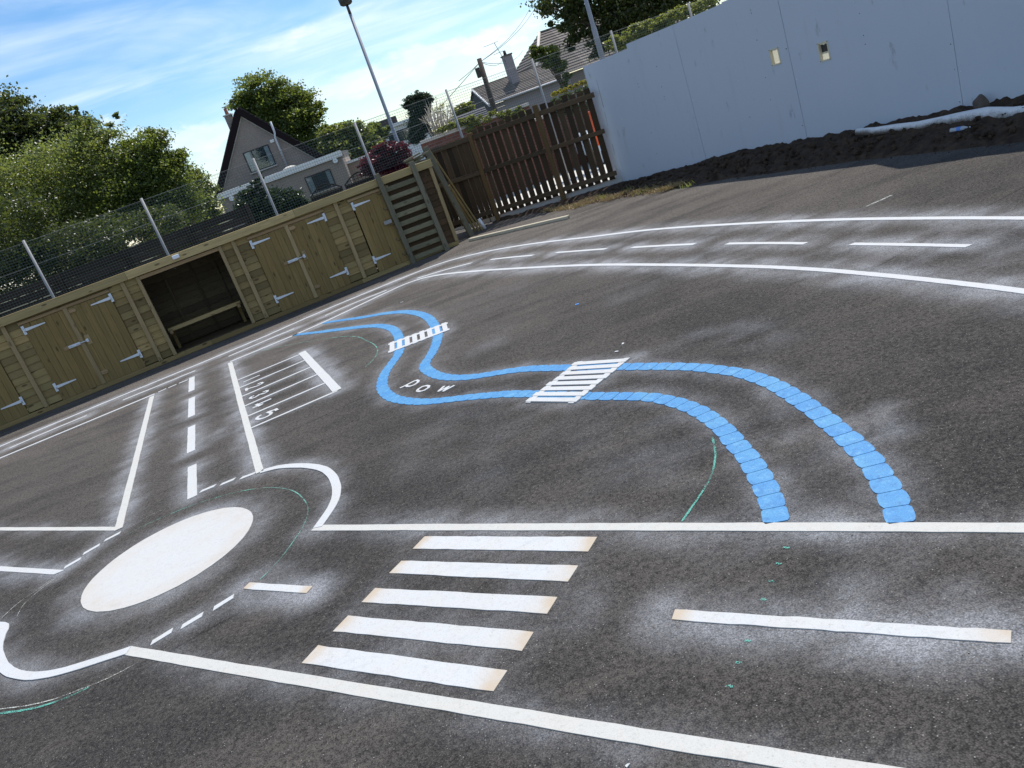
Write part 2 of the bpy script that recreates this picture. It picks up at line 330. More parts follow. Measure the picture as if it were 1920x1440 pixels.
def tarmac():
    m = Mat('playground tarmac'); P = m.tc.outputs['Object']
    big = m.noise(0.45, 5, 0.6); mid = m.noise(2.3, 5, 0.6); med2 = m.noise(9, 4, 0.6)
    base = m.mix(m.ramp(big, 0.42, 0.58), (0.044, 0.0415, 0.0395), (0.073, 0.0665, 0.061))
    base = m.mix(m.ramp(mid, 0.45, 0.72, 0, 0.6), base, (0.078, 0.071, 0.065))
    base = m.mix(m.ramp(m.noise(1.3, 5, 0.65, m.mapping(loc=(17, 5, 0))), 0.50, 0.70, 0, 0.42), base, (0.037, 0.036, 0.0355))
    base = m.mix(m.math('MULTIPLY', m.attr('pale'), m.ramp(m.noise(1.1, 5, 0.65, m.mapping(rot=(0, 0, rad(-18)), scale=(0.5, 2.2, 1))), 0.34, 0.60, 0.30, 1.0)), base, (0.180, 0.159, 0.140))  # far tarmac paler: grazing-view brightening put into the colour, plus tracked dusty soil
    tan = m.ramp(m.noise(0.9, 5, 0.65, m.mapping(rot=(0, 0, rad(-25)), scale=(0.55, 1.6, 1), loc=(7, 3, 0))), 0.52, 0.68, 0, 0.42)
    base = m.mix(tan, base, (0.115, 0.100, 0.087))
    st = m.noise(1.0, 6, 0.65, m.mapping(rot=(0, 0, rad(-22)), scale=(0.7, 6.5, 1)))    # swept streaks
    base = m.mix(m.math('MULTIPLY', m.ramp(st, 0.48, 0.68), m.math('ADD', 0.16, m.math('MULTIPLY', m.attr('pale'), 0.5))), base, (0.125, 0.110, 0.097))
    q = m.new('ShaderNodeSeparateXYZ'); m.L.new(m.mapping(rot=(0, 0, -SEAM_AZ)), q.inputs[0])     # laying seams, three metres apart
    sy = m.math('ADD', q.outputs[1], m.math('MULTIPLY', m.noise(0.8, 4), 0.10)); fr_ = m.math('ABSOLUTE', m.math('SUBTRACT', m.math('FRACT', m.math('DIVIDE', sy, 3.1)), 0.5))
    seam = m.math('MULTIPLY', m.ramp(fr_, 0.0012, 0.005, 1.0, 0.0), m.ramp(m.noise(1.2, 4, 0.6, m.mapping(loc=(1, 2, 8))), 0.42, 0.58))
    base = m.mix(m.math('MULTIPLY', seam, 0.7), base, (0.016, 0.015, 0.015))
    g1 = m.noise(38, 4, 0.75); g2 = m.noise(90, 2, 0.6)
    base = m.mix(m.ramp(g1, 0.36, 0.54, 0.6, 0.0), base, (0.012, 0.011, 0.011))
    base = m.mix(m.ramp(g1, 0.52, 0.70, 0, 0.45), base, (0.135, 0.120, 0.105))
    v = m.voro(150); agg = m.ramp(v.outputs['Distance'], 0.0, 0.75, 1.0, 0.0)
    sp_ = m.new('ShaderNodeSeparateColor'); m.L.new(v.outputs['Color'], sp_.inputs[0]); rc = sp_.outputs[0]; rc2 = sp_.outputs[1]
    grain = m.math('MULTIPLY', m.ramp(rc, 0.25, 1.0), agg)
    col = m.mix(m.math('MULTIPLY', m.ramp(v.outputs['Distance'], 0.45, 0.85), 0.55), base, (0.009, 0.009, 0.010))
    col = m.mix(m.math('MULTIPLY', grain, 0.36), col, (0.19, 0.175, 0.16))
    spark = m.math('MULTIPLY', m.math('GREATER_THAN', rc2, 0.985), m.ramp(v.outputs['Distance'], 0.2, 0.45, 1, 0))
    col = m.mix(m.math('MULTIPLY', spark, 0.6), col, (0.42, 0.41, 0.39))
    # white marking overspray lying on the stones
    d = m.attr('dust')
    cloud = m.noise(2.1, 6, 0.62, m.mapping(loc=(3, 9, 1)))
    smear = m.noise(1.0, 5, 0.65, m.mapping(rot=(0, 0, rad(-30)), scale=(1.6, 4.5, 1)))
    lo = m.math('ADD', m.math('MULTIPLY', m.math('SUBTRACT', cloud, 0.5), 2.1), m.math('MULTIPLY', m.math('SUBTRACT', smear, 0.5), 0.9))
    x = m.math('ADD', m.math('MULTIPLY', d, 1.0), m.math('MULTIPLY', lo, m.math('MINIMUM', m.math('MULTIPLY', d, 2.0), 1.0)))
    fine = m.math('ADD', 0.52, m.math('MULTIPLY', m.ramp(g2, 0.35, 0.65), 0.48))
    near = m.math('MULTIPLY', m.ramp(d, 0.62, 1.05), m.ramp(lo, -0.20, 0.45))
    amt = m.math('MULTIPLY', m.math('ADD', m.ramp(x, 0.05, 1.9), m.math('MULTIPLY', near, 0.28)), fine)
    amt = m.math('MULTIPLY', amt, m.math('ADD', 0.58, m.math('MULTIPLY', agg, 0.5)), clamp=True)
    col = m.mix(m.math('MULTIPLY', amt, 0.68), col, (0.46, 0.475, 0.51))
    hgt = m.math('ADD', m.math('MULTIPLY', v.outputs['Distance'], -1.0), m.math('MULTIPLY', g1, 1.2))
    m.bump(hgt, 0.6, 0.004)
    m.p.inputs['Sheen Weight'].default_value = 0.0; m.p.inputs['Sheen Roughness'].default_value = 0.4; m.p.inputs['Sheen Tint'].default_value = (1, .93, .86, 1)
    m.p.inputs['Diffuse Roughness'].default_value = 0.0
    return m.done(col, 0.92, 0.06)
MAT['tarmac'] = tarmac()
def paint(name, col, dirt=(0.5, 0.45, 0.38), stain=False, worn=0.25):
    m = Mat(name); P = m.new('ShaderNodeNewGeometry').outputs['Position']
    n = m.noise(5, 6, 0.65, P); f = m.noise(170, 3, 0.7, P); r = m.rand()
    c = m.mix(m.ramp(n, 0.42, 0.72, 0, worn), col, dirt); sc = m.noise(2.2, 7, 0.72, m.mapping(P, (1, 3.5, 1), (0, 0, 0.6)), 0.8); c = m.mix(m.ramp(sc, 0.56, 0.70, 0, worn), c, tuple(x*0.62 for x in col))
    g = m.noise(75, 4, 0.75, P); c = m.mix(m.ramp(m.noise(24, 5, 0.75, P), 0.50, 0.68, 0, 0.22), c, tuple(x*0.62 for x in col)); c = m.mix(m.ramp(f, 0.50, 0.72, 0, 0.35), c, tuple(x*0.6 for x in col)); c = m.mix(m.ramp(g, 0.56, 0.70, 0, 0.5), c, tuple(x*0.55 for x in dirt))
    c = m.mix(m.math('MULTIPLY', r, 0.10), c, tuple(x*0.75 for x in dirt))
    if stain:
        a = m.math('MULTIPLY', m.attr('stain'), m.math('ADD', 0.5, m.ramp(m.noise(7, 5, 0.6, P), 0.3, 0.7)), clamp=True)
        c = m.mix(m.math('MULTIPLY', a, 0.9), c, (0.44, 0.36, 0.27))
    m.bump(f, 0.5, 0.003); return m.done(c, 0.75, 0.25)
MAT['white'] = paint('white marking', (0.50, 0.51, 0.52))
MAT['white_bright'] = paint('fresh white marking', (0.50, 0.508, 0.512), stain=True, worn=0.26)
MAT['cream'] = paint('cream white marking', (0.49, 0.485, 0.46))
def bluem():
    m = Mat('blue marking'); P = m.new('ShaderNodeNewGeometry').outputs['Position']; r = m.rand(); f = m.noise(130, 3, 0.7, P); n = m.noise(4, 4, 0.6, P)
    c = m.mix(r, (0.040, 0.195, 0.43), (0.054, 0.220, 0.44)); c = m.mix(m.ramp(n, 0.45, 0.7, 0, 0.5), c, (0.10, 0.29, 0.44)); c = m.mix(m.ramp(m.noise(2.6, 6, 0.7, P), 0.56, 0.72, 0, 0.4), c, (0.10, 0.19, 0.27)); c = m.mix(m.ramp(f, 0.48, 0.75, 0, 0.5), c, (0.17, 0.41, 0.62))
    c = m.mix(m.ramp(m.noise(30, 4, 0.75, P), 0.50, 0.66, 0, 0.55), c, (0.03, 0.125, 0.31)); c = m.mix(m.ramp(m.noise(22, 4, 0.75, m.mapping(P, loc=(5, 5, 5))), 0.52, 0.68, 0, 0.5), c, (0.16, 0.37, 0.55))
    m.bump(f, 0.5, 0.004); return m.done(c, 0.6, 0.35)
MAT['blue'] = bluem()
def chalk(name, col, cover):
    m = Mat(name); P = m.new('ShaderNodeNewGeometry').outputs['Position']
    n = m.math('ADD', m.noise(160, 2, 0.7, P), m.math('MULTIPLY', m.noise(8, 3, 0.6, P), 0.6))
    t = m.new('ShaderNodeBsdfTransparent'); mx = m.new('ShaderNodeMixShader'); m.L.new(m.ramp(n, cover-0.12, cover+0.12), mx.inputs[0])
    m.put(m.p.inputs['Base Color'], col); m.p.inputs['Roughness'].default_value = 0.9
    m.L.new(t.outputs[0], mx.inputs[1]); m.L.new(m.p.outputs[0], mx.inputs[2]); m.L.new(mx.outputs[0], m.out.inputs[0]); return m.m
MAT['chalk_green'] = chalk('green chalk', (0.16, 0.42, 0.34), 0.84)
MAT['chalk_green_solid'] = chalk('bright green chalk', (0.11, 0.38, 0.31), 0.82)
MAT['chalk_white'] = chalk('white chalk', (0.50, 0.51, 0.46), 0.84)
def hoard():
    m = Mat('grey painted plywood'); n = m.noise(1.1, 5, 0.6); s = m.noise(1.0, 5, 0.6, m.mapping(scale=(5, 5, 0.7))); r = m.rand()
    c = m.mix(n, (0.47, 0.525, 0.60), (0.53, 0.57, 0.635)); c = m.mix(m.ramp(s, 0.55, 0.8, 0, 0.25), c, (0.35, 0.36, 0.37))
    c = m.mix(m.math('MULTIPLY', r, 0.18), c, (0.52, 0.53, 0.54))
    mk = m.ramp(m.noise(2.2, 4, 0.6, m.mapping(scale=(3.2, 3.2, 1.2), loc=(2.2, 0, 1.3))), 0.63, 0.74, 0, 0.45); c = m.mix(mk, c, (0.22, 0.22, 0.22))
    m.bump(m.noise(35, 4, 0.6), 0.12, 0.004); return m.done(c, 0.6, 0.3)
MAT['hoarding'] = hoard()
def soilm():
    m = Mat('dark soil'); n = m.noise(9, 6, 0.65); f = m.noise(60, 4, 0.7)
    c = m.mix(m.ramp(n, 0.3, 0.7), (0.032, 0.022, 0.016), (0.078, 0.054, 0.037)); c = m.mix(m.ramp(f, 0.55, 0.8, 0, 0.5), c, (0.12, 0.09, 0.065))
    m.bump(m.math('ADD', m.math('MULTIPLY', n, 1.5), f), 0.8, 0.03); return m.done(c, 0.95, 0.15)
MAT['soil'] = soilm()
def transm():
    m = Mat('cream translucent sheet'); t = m.new('ShaderNodeBsdfTranslucent'); t.inputs[0].default_value = (0.86, 0.83, 0.72, 1)
    mx = m.new('ShaderNodeMixShader'); mx.inputs[0].default_value = 0.75; m.p.inputs['Base Color'].default_value = (0.6, 0.56, 0.45, 1)
    m.L.new(m.p.outputs[0], mx.inputs[1]); m.L.new(t.outputs[0], mx.inputs[2]); m.L.new(mx.outputs[0], m.out.inputs[0]); return m.m
MAT['trans_cream'] = transm()
def groundm():
    m = Mat('garden ground'); n = m.noise(0.6, 6, 0.6); f = m.noise(14, 4, 0.7)
    c = m.mix(n, (0.045, 0.055, 0.022), (0.085, 0.075, 0.04)); c = m.mix(m.ramp(f, 0.4, 0.7, 0, 0.5), c, (0.05, 0.06, 0.02)); m.bump(f, 0.6, 0.05); return m.done(c, 0.95)
MAT['ground'] = groundm()
def rollm():
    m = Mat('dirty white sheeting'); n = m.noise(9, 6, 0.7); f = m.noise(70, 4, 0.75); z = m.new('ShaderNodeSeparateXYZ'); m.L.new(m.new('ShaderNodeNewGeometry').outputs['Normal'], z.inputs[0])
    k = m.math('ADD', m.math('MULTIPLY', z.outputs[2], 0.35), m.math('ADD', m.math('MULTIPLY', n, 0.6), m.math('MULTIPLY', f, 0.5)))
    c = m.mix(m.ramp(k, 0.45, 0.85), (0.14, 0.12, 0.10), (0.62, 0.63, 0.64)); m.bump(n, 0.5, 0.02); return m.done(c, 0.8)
MAT['roll'] = rollm()
MAT['rock'] = plain('brown stone', (0.09, 0.07, 0.055), 0.9, 0.35, 9)
def bottlem():
    m = Mat('clear bottle plastic'); m.p.inputs['Base Color'].default_value = (0.75, 0.82, 0.9, 1); m.p.inputs['Roughness'].default_value = 0.15
    m.p.inputs['Transmission Weight'].default_value = 0.55; m.p.inputs['IOR'].default_value = 1.35; return m.m
MAT['bottle'] = bottlem()

# ================================================================== SETTING
def plane_sheet(name, poly, z, mat, thick=0.0, kind='structure'):
    mb = MB(); n = len(poly)
    if thick: mb.slab(poly, z-thick, z)
    else: mb.add([(p[0], p[1], z) for p in poly], [tuple(range(n))])
    return tag(mb.build(name, mat), kind=kind)
plane_sheet('ground', [(-900, -900), (900, -900), (900, 1500), (-900, 1500)], -0.03, MAT['ground'])
# the tarmac is built last, once every marking (and so its overspray) is known
GATE_A = Vector((0.941, 17.47, 0)); GATE_AZ = rad(-22)
gd = Vector((math.cos(GATE_AZ), math.sin(GATE_AZ), 0)); gn = Vector((-math.sin(GATE_AZ), math.cos(GATE_AZ), 0))   # gn points away from the yard
HO_P = Vector((3.45, 16.72, 0)); HO_AZ = rad(-66)
hd = Vector((math.cos(HO_AZ), math.sin(HO_AZ), 0)); hn = Vector((math.sin(HO_AZ), -math.cos(HO_AZ), 0))           # hn points into the yard
SH_P = Vector((-8.39, 13.58, 0)); SH_AZ = rad(17)
sd = Vector((math.cos(SH_AZ), math.sin(SH_AZ), 0)); sn = Vector((math.sin(SH_AZ), -math.cos(SH_AZ), 0))           # sn points into the yard
def shedpt(u, v, z): return SH_P+sd*u+sn*v+Vector((0, 0, z))
def hopt(u, v, z): return HO_P+hd*u+hn*v+Vector((0, 0, z))
a = GATE_A+gd*-0.12+gn*0.07; b = GATE_A+gd*2.75+gn*0.07
plane_sheet('lane', [(a.x+gn.x*.1, a.y+gn.y*.1), (b.x+gn.x*.1, b.y+gn.y*.1), (30, 15), (30, 21.4), (-30, 21.4), (-30, 20.2), (-1.0, 19.4)], 0.125, MAT['concrete'], 0.14)
kb = MB(); kl = [a, b, b+gn*0.1, a+gn*0.1]; kb.slab([(p.x, p.y) for p in kl], -0.02, 0.13)
tag(kb.build('kerb', MAT['kerb']), kind='structure')
# ------------------------------------------------------------------ painted markings
DUST = []                                                 # (x, y, reach, strength) sample points for the overspray
def catmull(P, step=0.06):
    out = []
    for i in range(len(P)-1):
        p0 = P[max(i-1, 0)]; p1 = P[i]; p2 = P[i+1]; p3 = P[min(i+2, len(P)-1)]
        n = max(1, int((p2-p1).length/step))
        for k in range(n):
            t = k/n
            out.append(0.5*((2*p1)+(p2-p0)*t+(2*p0-5*p1+4*p2-p3)*t*t+(3*p1-p0-3*p2+p3)*t**3))
    out.append(P[-1]); return out
def resample(P, step):
    out = [P[0]]; 
    for i in range(len(P)-1):
        L = (P[i+1]-P[i]).length; n = max(1, round(L/step))
        out += [P[i].lerp(P[i+1], (k+1)/n) for k in range(n)]
    return out
def normals(P):
    N = []
    for i in range(len(P)):
        d = (P[min(i+1, len(P)-1)]-P[max(i-1, 0)]); d = Vector((d.x, d.y, 0)).normalized(); N.append(Vector((-d.y, d.x, 0)))
    return N
ZM = 0.0085
def dust_along(P, reach=0.2, s=1.0):
    for p in resample(P, 0.08): DUST.append((p.x, p.y, reach, s))
def ribbon(name, P, w, mat, z=ZM, label=None, cat=None, group=None, parent=None, jit=0.0018, dust=(0.22, 1.0), ends=None):
    P = resample(P, 0.10); N = normals(P); k = len(P); V = []
    for i, (p, n) in enumerate(zip(P, N)):
        for s in (1, -1): 
            q = p+n*(w/2*s+random.uniform(-jit, jit)); V.append((q.x, q.y, z))
    if ends:                                              # slanting cut
        for i, e in ((0, ends), (k-1, ends)):
            t = Vector((N[i].y, -N[i].x, 0))
            for s, j in ((1, 0), (-1, 1)):
                q = Vector(V[2*i+j])+t*(e*s*w/2); V[2*i+j] = tuple(q)
    V += [(x, y, z-0.006) for x, y, _ in V]; B = 2*k
    Fs = []
    for i in range(k-1):
        a0, a1, b0, b1 = 2*i, 2*i+1, 2*i+2, 2*i+3
        Fs += [(a0, a1, b1, b0), (a0, b0, B+b0, B+a0), (a1, B+a1, B+b1, b1)]
    Fs += [(0, B, B+1, 1), (2*k-2, 2*k-1, B+2*k-1, B+2*k-2)]
    o = MB().add(V, Fs).build(name, mat, parent)
    if label: tag(o, label, cat, group, 'thing')
    if dust: dust_along(P, *dust)
    return o
def gp(L): return [G(*q) for q in L]
W = 0.072
main_top = [(590, 991.2), (760, 990.5), (1000, 990), (1280, 990), (1600, 990.8), (1920, 992), (2060, 993)]
ribbon('road_line', gp(main_top), 0.066, MAT['cream'], label='long straight cream-white road edge line that both blue river banks run into', cat='road marking', group='white road edge lines', dust=(.25, 1.0))
ribbon('road_line', gp([(238, 1221), (560, 1276), (880, 1329), (1200, 1383), (1500, 1431), (1720, 1466)]), 0.070, MAT['cream'], label='long straight white road edge line slanting past the lowest zebra stripe', cat='road marking', group='white road edge lines', dust=(.2, .75))
ribbon('road_line', gp([(-60, 993.5), (0, 993), (110, 993), (223, 992.5)]), 0.055, MAT['cream'], label='short white road edge line left of the roundabout, meeting a slanting line at a corner', cat='road marking', group='white road edge lines', dust=(.2, .7))
ribbon('road_line', gp([(285.5, 744), (270, 806), (254, 871), (223, 994)]), 0.07, MAT['cream'], label='white side road line left of the upright dashes, above the roundabout', cat='road marking', group='white road edge lines', dust=(.26, 1.3), z=0.0115)
ribbon('road_line', gp([(432, 681), (452, 757), (471, 824), (488, 887)]), 0.07, MAT['cream'], label='white side road line on which the numbered parking bays stand', cat='road marking', group='white road edge lines', dust=(.26, 1.2), z=0.0115)
arc = gp([(490, 886), (519, 878), (550, 875), (580, 875.5), (607, 881), (625, 896), (632.5, 919), (628, 942), (617, 962), (605, 979), (596, 991)])
ribbon('road_line', catmull(arc), 0.068, MAT['white'], label='white curved kerb line rounding the corner between roundabout and river side', cat='road marking', group='white road edge lines', dust=(.22, .9), z=0.0115)
arc = gp([(-70, 1172), (-20, 1174), (9, 1177), (3, 1195), (-3, 1218), (1, 1240), (12, 1256), (32, 1266), (57, 1269.5), (85, 1267.5), (117, 1261), (160, 1248), (205, 1233.5), (243, 1221)])
ribbon('road_line', catmull(arc), 0.068, MAT['white'], label='white curved kerb line hooking round the lower left of the roundabout', cat='road marking', group='white road edge lines', dust=(.22, .9), z=0.0115)
outer = gp([(-120, 890), (0, 838), (160, 771), (320, 705), (477, 640), (570, 599), (650, 565), (760, 520), (825, 495), (900, 475), (980, 460.5), (1054, 451), (1100, 446), (1228, 431), (1399, 420), (1570, 413), (1741, 410.5), (1920, 410.5), (2080, 412)])
ribbon('road_line', catmull(outer), W, MAT['white'], label='outer white road line running close past the timber shed and round the far bend', cat='road marking', group='white road edge lines', dust=(.4, 1.15))
inner1 = gp([(-120, 912), (0, 860), (145, 800), (290, 739.5)])
ribbon('road_line', inner1, W, MAT['white'], label='inner white road line below the left shed doors, ending at the side road', cat='road marking', group='white road edge lines', dust=(.2, .5))
inner2 = gp([(432, 679), (545, 632), (620, 599), (725, 549), (775, 528), (825, 516), (900, 508.5), (980, 503.5), (1100, 498), (1228, 497.5), (1399, 500.5), (1527, 506.5), (1655, 517.6), (1783, 531), (1920, 548), (2080, 573)])
ribbon('road_line', catmull(inner2), W, MAT['white'], label='inner white road line from the parking bays round the wide bend to the right', cat='road marking', group='white road edge lines', dust=(.4, 1.15))
# centre dashes of the road past the shed
cd = [([(18.75, 841), (90, 810), (162.5, 780)], 'under the left shed doors'), ([(231, 751), (300, 723), (366, 696)], 'below the open bay with the bench'),
      ([(429, 669), (490, 643), (551, 617.5)], 'right above the parking bays'), ([(610, 592.5), (667, 568), (725, 545)], 'just above the thin ends of the blue river'),
      ([(782.5, 522.5), (834, 507), (885, 493.5)], 'before the ladder on the shed'), ([(920, 487.5), (960, 483), (1000, 479.5)], 'the shortest looking, below the loose plank'),
      ([(1043, 474.5), (1090, 471), (1137, 467.5)], 'next right of the shortest dash'), ([(1185, 465), (1245, 461.5), (1303, 458.8)], 'in the middle of the far bend'),
      ([(1363, 458), (1437, 457), (1511, 457.6)], 'second from the right end of the far bend'), ([(1597, 458.7), (1707, 460.3), (1817, 462.7)], 'the longest looking, last before the right edge')]
for P, w_ in cd:
    ribbon('road_dash', catmull(gp(P)), 0.062, MAT['white_bright'], label='white centre dash of the shed road, '+w_, cat='road marking', group='centre dashes of the road past the shed', dust=(.36, 1.15), ends=0.25)
for q0, q1, w_ in [((360, 708.3), (359.6, 734), 'nearest the shed'), ((360, 746.7), (359.3, 781.7), 'second from the shed'), ((359.7, 800), (358.8, 848), 'third from the shed'), ((361, 874), (361, 934), 'largest, next to the roundabout')]:
    ribbon('road_dash', gp([q0, q1]), 0.085, MAT['white_bright'], label='upright white centre dash of the side road, '+w_, cat='road marking', group='centre dashes of the side road', dust=(.26, 1.15))
ribbon('road_dash', gp([(-60, 1063), (0, 1067.5), (112, 1074.5)]), 0.06, MAT['white_bright'], label='white centre dash left of the roundabout, cut by the photo edge', cat='road marking', group='centre dashes of the main road', dust=(.25, 1.1), ends=1.0)
gw = [((297, 736), (312, 729.5), 'at the top of the side road, left piece'), ((316, 728), (331, 721.5), 'at the top of the side road, middle piece'), ((336, 719.5), (352, 713), 'at the top of the side road, right piece')]
for q0, q1, w_ in gw: ribbon('give_way_dash', gp([q0, q1]), 0.05, MAT['white_bright'], label='thin white give way dash '+w_, cat='road marking', group='give way dashes', dust=(.1, .4))
gw = [((197, 1015), (226, 1000), 'upper of three left of the white disc'), ((157, 1040), (187.5, 1022.5), 'middle of three left of the white disc'), ((121.5, 1066), (152, 1048.5), 'lower of three left of the white disc'),
      ((376.5, 923), (404, 911.5), 'left of three above the white disc'), ((414.5, 910), (441, 899), 'middle of three above the white disc'), ((452, 898), (480, 887.5), 'right of three above the white disc'),
      ((401.5, 1143), (439, 1119.5), 'upper of three right below the white disc'), ((341.5, 1177), (381, 1153.5), 'middle of three right below the white disc'), ((285, 1207.5), (324, 1183.5), 'lower of three right below the white disc')]
for q0, q1, w_ in gw: ribbon('give_way_dash', gp([q0, q1]), 0.047, MAT['white_bright'], label='short white give way dash, '+w_, cat='road marking', group='give way dashes', dust=(.2, .9), ends=0.5)
def quad_grid(name, Q, mat, label, cat, group, nu=14, nv=3, z=ZM, stain=True, dust=(.22, .8)):
    Q = [G(*q) for q in Q]; V = []; S = []
    for j in range(nv+1):
        for i in range(nu+1):
            s, t = i/nu, j/nv; p = Q[0].lerp(Q[1], s).lerp(Q[3].lerp(Q[2], s), t)
            jj = random.uniform(-.002, .002) if j in (0, nv) else 0
            V.append((p.x+jj, p.y+jj, z)); S.append(max(0, 1-min(s*1.0, (1-s)*0.85)/0.085) if stain else 0)
    Fc = [(j*(nu+1)+i, j*(nu+1)+i+1, (j+1)*(nu+1)+i+1, (j+1)*(nu+1)+i) for j in range(nv) for i in range(nu)]
    n0 = len(V); rim = [i for i in range(nu+1)]+[j*(nu+1)+nu for j in range(1, nv+1)]+[nv*(nu+1)+i for i in range(nu-1, -1, -1)]+[j*(nu+1) for j in range(nv-1, 0, -1)]
    for r in rim: V.append((V[r][0], V[r][1], z-0.006)); S.append(S[r])
    m = len(rim); Fc += [(rim[i], n0+i, n0+(i+1) % m, rim[(i+1) % m]) for i in range(m)]
    o = rawmesh(name, V, Fc, mat, attrs={'stain': S})
    bm = bmesh.new(); bm.from_mesh(o.data); bmesh.ops.recalc_face_normals(bm, faces=bm.faces); bm.to_mesh(o.data); bm.free()
    tag(o, label, cat, group, 'thing')
    for s, e in ((0, 1), (1, 2), (2, 3), (3, 0)): dust_along([Q[s], Q[e]], *dust)
    return o
def r6(L): return [(560+x/3, 960+y/3) for x, y in L]
zb = [([(712,143),(1682,147),(1632,228),(645,212)], 'nearest the long straight road line with the rivers'), ([(582,280),(1576,308),(1518,398),(512,350)], 'second from the river side'),
      ([(432,435),(1460,484),(1402,578),(358,513)], 'middle one of the five'), ([(280,590),(1326,682),(1260,788),(197,677)], 'second from the slanting lower road line'),
      ([(112,757),(1178,898),(1098,1018),(22,855)], 'lowest and largest of the five')]
for Q, w_ in zb: quad_grid('zebra_stripe', r6(Q), MAT['white_bright'], 'white zebra stripe with beige ends, '+w_, 'road marking', 'stripes of the zebra crossing', dust=(.16, .55))
quad_grid('road_dash', [(469, 1094), (587, 1101.5), (576, 1113.7), (456.5, 1105.7)], MAT['white_bright'], 'short slanted white centre dash between the roundabout and the zebra crossing', 'road marking', 'centre dashes of the main road', 6, 2, dust=(.26, 1.15))
quad_grid('road_dash', [(1267, 1145), (1897, 1186), (1896, 1209.5), (1260, 1164.5)], MAT['white_bright'], 'very long white centre dash with a pinkish end, right of the zebra crossing', 'road marking', 'centre dashes of the main road', 24, 2, dust=(.24, 1.1))
# roundabout disc
Cc = Vector((-1.3045*2.1, 2.5802*2.1, 0)); Rr = 0.2974*2.1
ring = [Cc+Vector((math.cos(t), math.sin(t), 0))*(Rr+random.uniform(-.002, .002)) for t in np.linspace(0, 2*math.pi, 97)[:-1]]
V = [(Cc.x, Cc.y, ZM)]; S = [0.0]; Fc = []
for rr in (0.35, 0.65, 0.85, 1.0):
    for p in ring: q = Cc.lerp(p, rr); V.append((q.x, q.y, ZM)); S.append(0.25 if rr > .8 else 0.05)
for p in ring: V.append((p.x, p.y, ZM-0.006)); S.append(0)
tri = [(0, 1+i, 1+(i+1) % 96) for i in range(96)]
Fq = [(1+k*96+i, 1+(k+1)*96+i, 1+(k+1)*96+(i+1) % 96, 1+k*96+(i+1) % 96) for k in range(4) for i in range(96)]
mb = MB(); mb.add(V, tri+Fq); o = mb.build('roundabout_disc', MAT['white_bright'])
at_ = o.data.attributes.new('stain', 'FLOAT', 'POINT'); at_.data.foreach_set('value', S)
tag(o, 'large solid white painted disc in the middle of the roundabout', 'road marking', None, 'thing'); dust_along(ring+[ring[0]], .28, 0.9)
# numbered parking bays
def r8(L): return [(400+x/6, 580+y/6) for x, y in L]
bay = thing('parking_bays', 'white painted set of five numbered parking bays beside the side road', 'road marking'); bay['kind'] = 'thing'
for q0, q1 in [((275,803),(985,508)), ((297,890),(1045,573)), ((327,985),(1115,648)), ((358,1093),(1185,733)), ((393,1207),(1265,833)), ((432,1340),(1400,922))]:
    ribbon('bay_line', gp(r8([q0, q1])), 0.045, MAT['white_bright'], parent=bay, dust=(.16, .7))
ribbon('end_bar', gp(r8([(1000, 488), (1130, 630), (1262, 773), (1398, 920)])), 0.10, MAT['white_bright'], parent=bay, z=0.0115, dust=(.3, 1.5))
def r12(L): return [(400+x/12, 640+y/12) for x, y in L]
def stroke_thing(name, strokes, w, label, cat, group, smooth=True):
    mb = MB()
    for k, P in enumerate(strokes):
        P = gp(P); P = catmull(P, 0.03) if smooth and len(P) > 2 else resample(P, 0.05); N = normals(P)
        V = [(p+n*(w/2*s)) for p, n in zip(P, N) for s in (1, -1)]
        V = [(q.x, q.y, ZM+0.001*k) for q in V]
        mb.add(V, [(2*i, 2*i+1, 2*i+3, 2*i+2) for i in range(len(P)-1)])
        V2 = [(x, y, z-0.006) for x, y, z in V]; b = len(V)
        mb.add(V+V2, [(2*i, 2*i+2, b+2*i+2, b+2*i) for i in range(len(P)-1)]+[(2*i+1, b+2*i+1, b+2*i+3, 2*i+3) for i in range(len(P)-1)])
    return tag(mb.build(name, MAT['white_bright']), label, cat, group, 'thing')
ng = 'painted numerals in the parking bays'
stroke_thing('painted_numeral', [r8([(340, 825), (525, 745)])], 0.036, 'white painted numeral 1, a single stroke in the bay nearest the shed', 'painted number', ng)
stroke_thing('painted_numeral', [r12([(740, 1070), (763, 1122)]), r12([(752, 1090), (880, 1052), (1000, 1015), (1080, 975), (1118, 948), (1090, 940), (1040, 955), (1005, 982)])], 0.036, 'white painted numeral 2 with a square foot', 'painted number', ng)
stroke_thing('painted_numeral', [r12([(1120, 1160), (1175, 1130), (1228, 1118), (1215, 1148), (1150, 1185), (1070, 1200), (1025, 1222)]), r12([(1050, 1203), (1000, 1240), (940, 1275), (880, 1295), (832, 1298), (855, 1265), (925, 1235)])], 0.036, 'white painted numeral 3 with two open loops', 'painted number', ng)
stroke_thing('painted_numeral', [r8([(445, 1116), (565, 1068)]), r8([(500, 1078), (655, 1012)]), r8([(486, 1076), (530, 1095)])], 0.04, 'white painted numeral 4 made of straight strokes', 'painted number', ng, False)
stroke_thing('painted_numeral', [r8([(715, 1128), (655, 1148), (608, 1165)]), r8([(610, 1163), (655, 1172), (645, 1192), (590, 1222), (530, 1242), (492, 1238), (512, 1212), (545, 1195)]), r8([(700, 1128), (722, 1145)])], 0.04, 'white painted numeral 5, nearest the roundabout', 'painted number', ng)
def r9(L): return [(680+x/9.6, 680+y/9.6) for x, y in L]
lg = 'letters painted between the river banks'
stroke_thing('painted_letter', [r9([(675, 468), (790, 415), (880, 368), (965, 328)]), r9([(965, 328), (1008, 338), (1000, 368), (935, 412), (860, 438), (805, 440), (795, 418)])], 0.03, 'white painted letter p, first of the three letters between the blue banks', 'painted letter', lg)
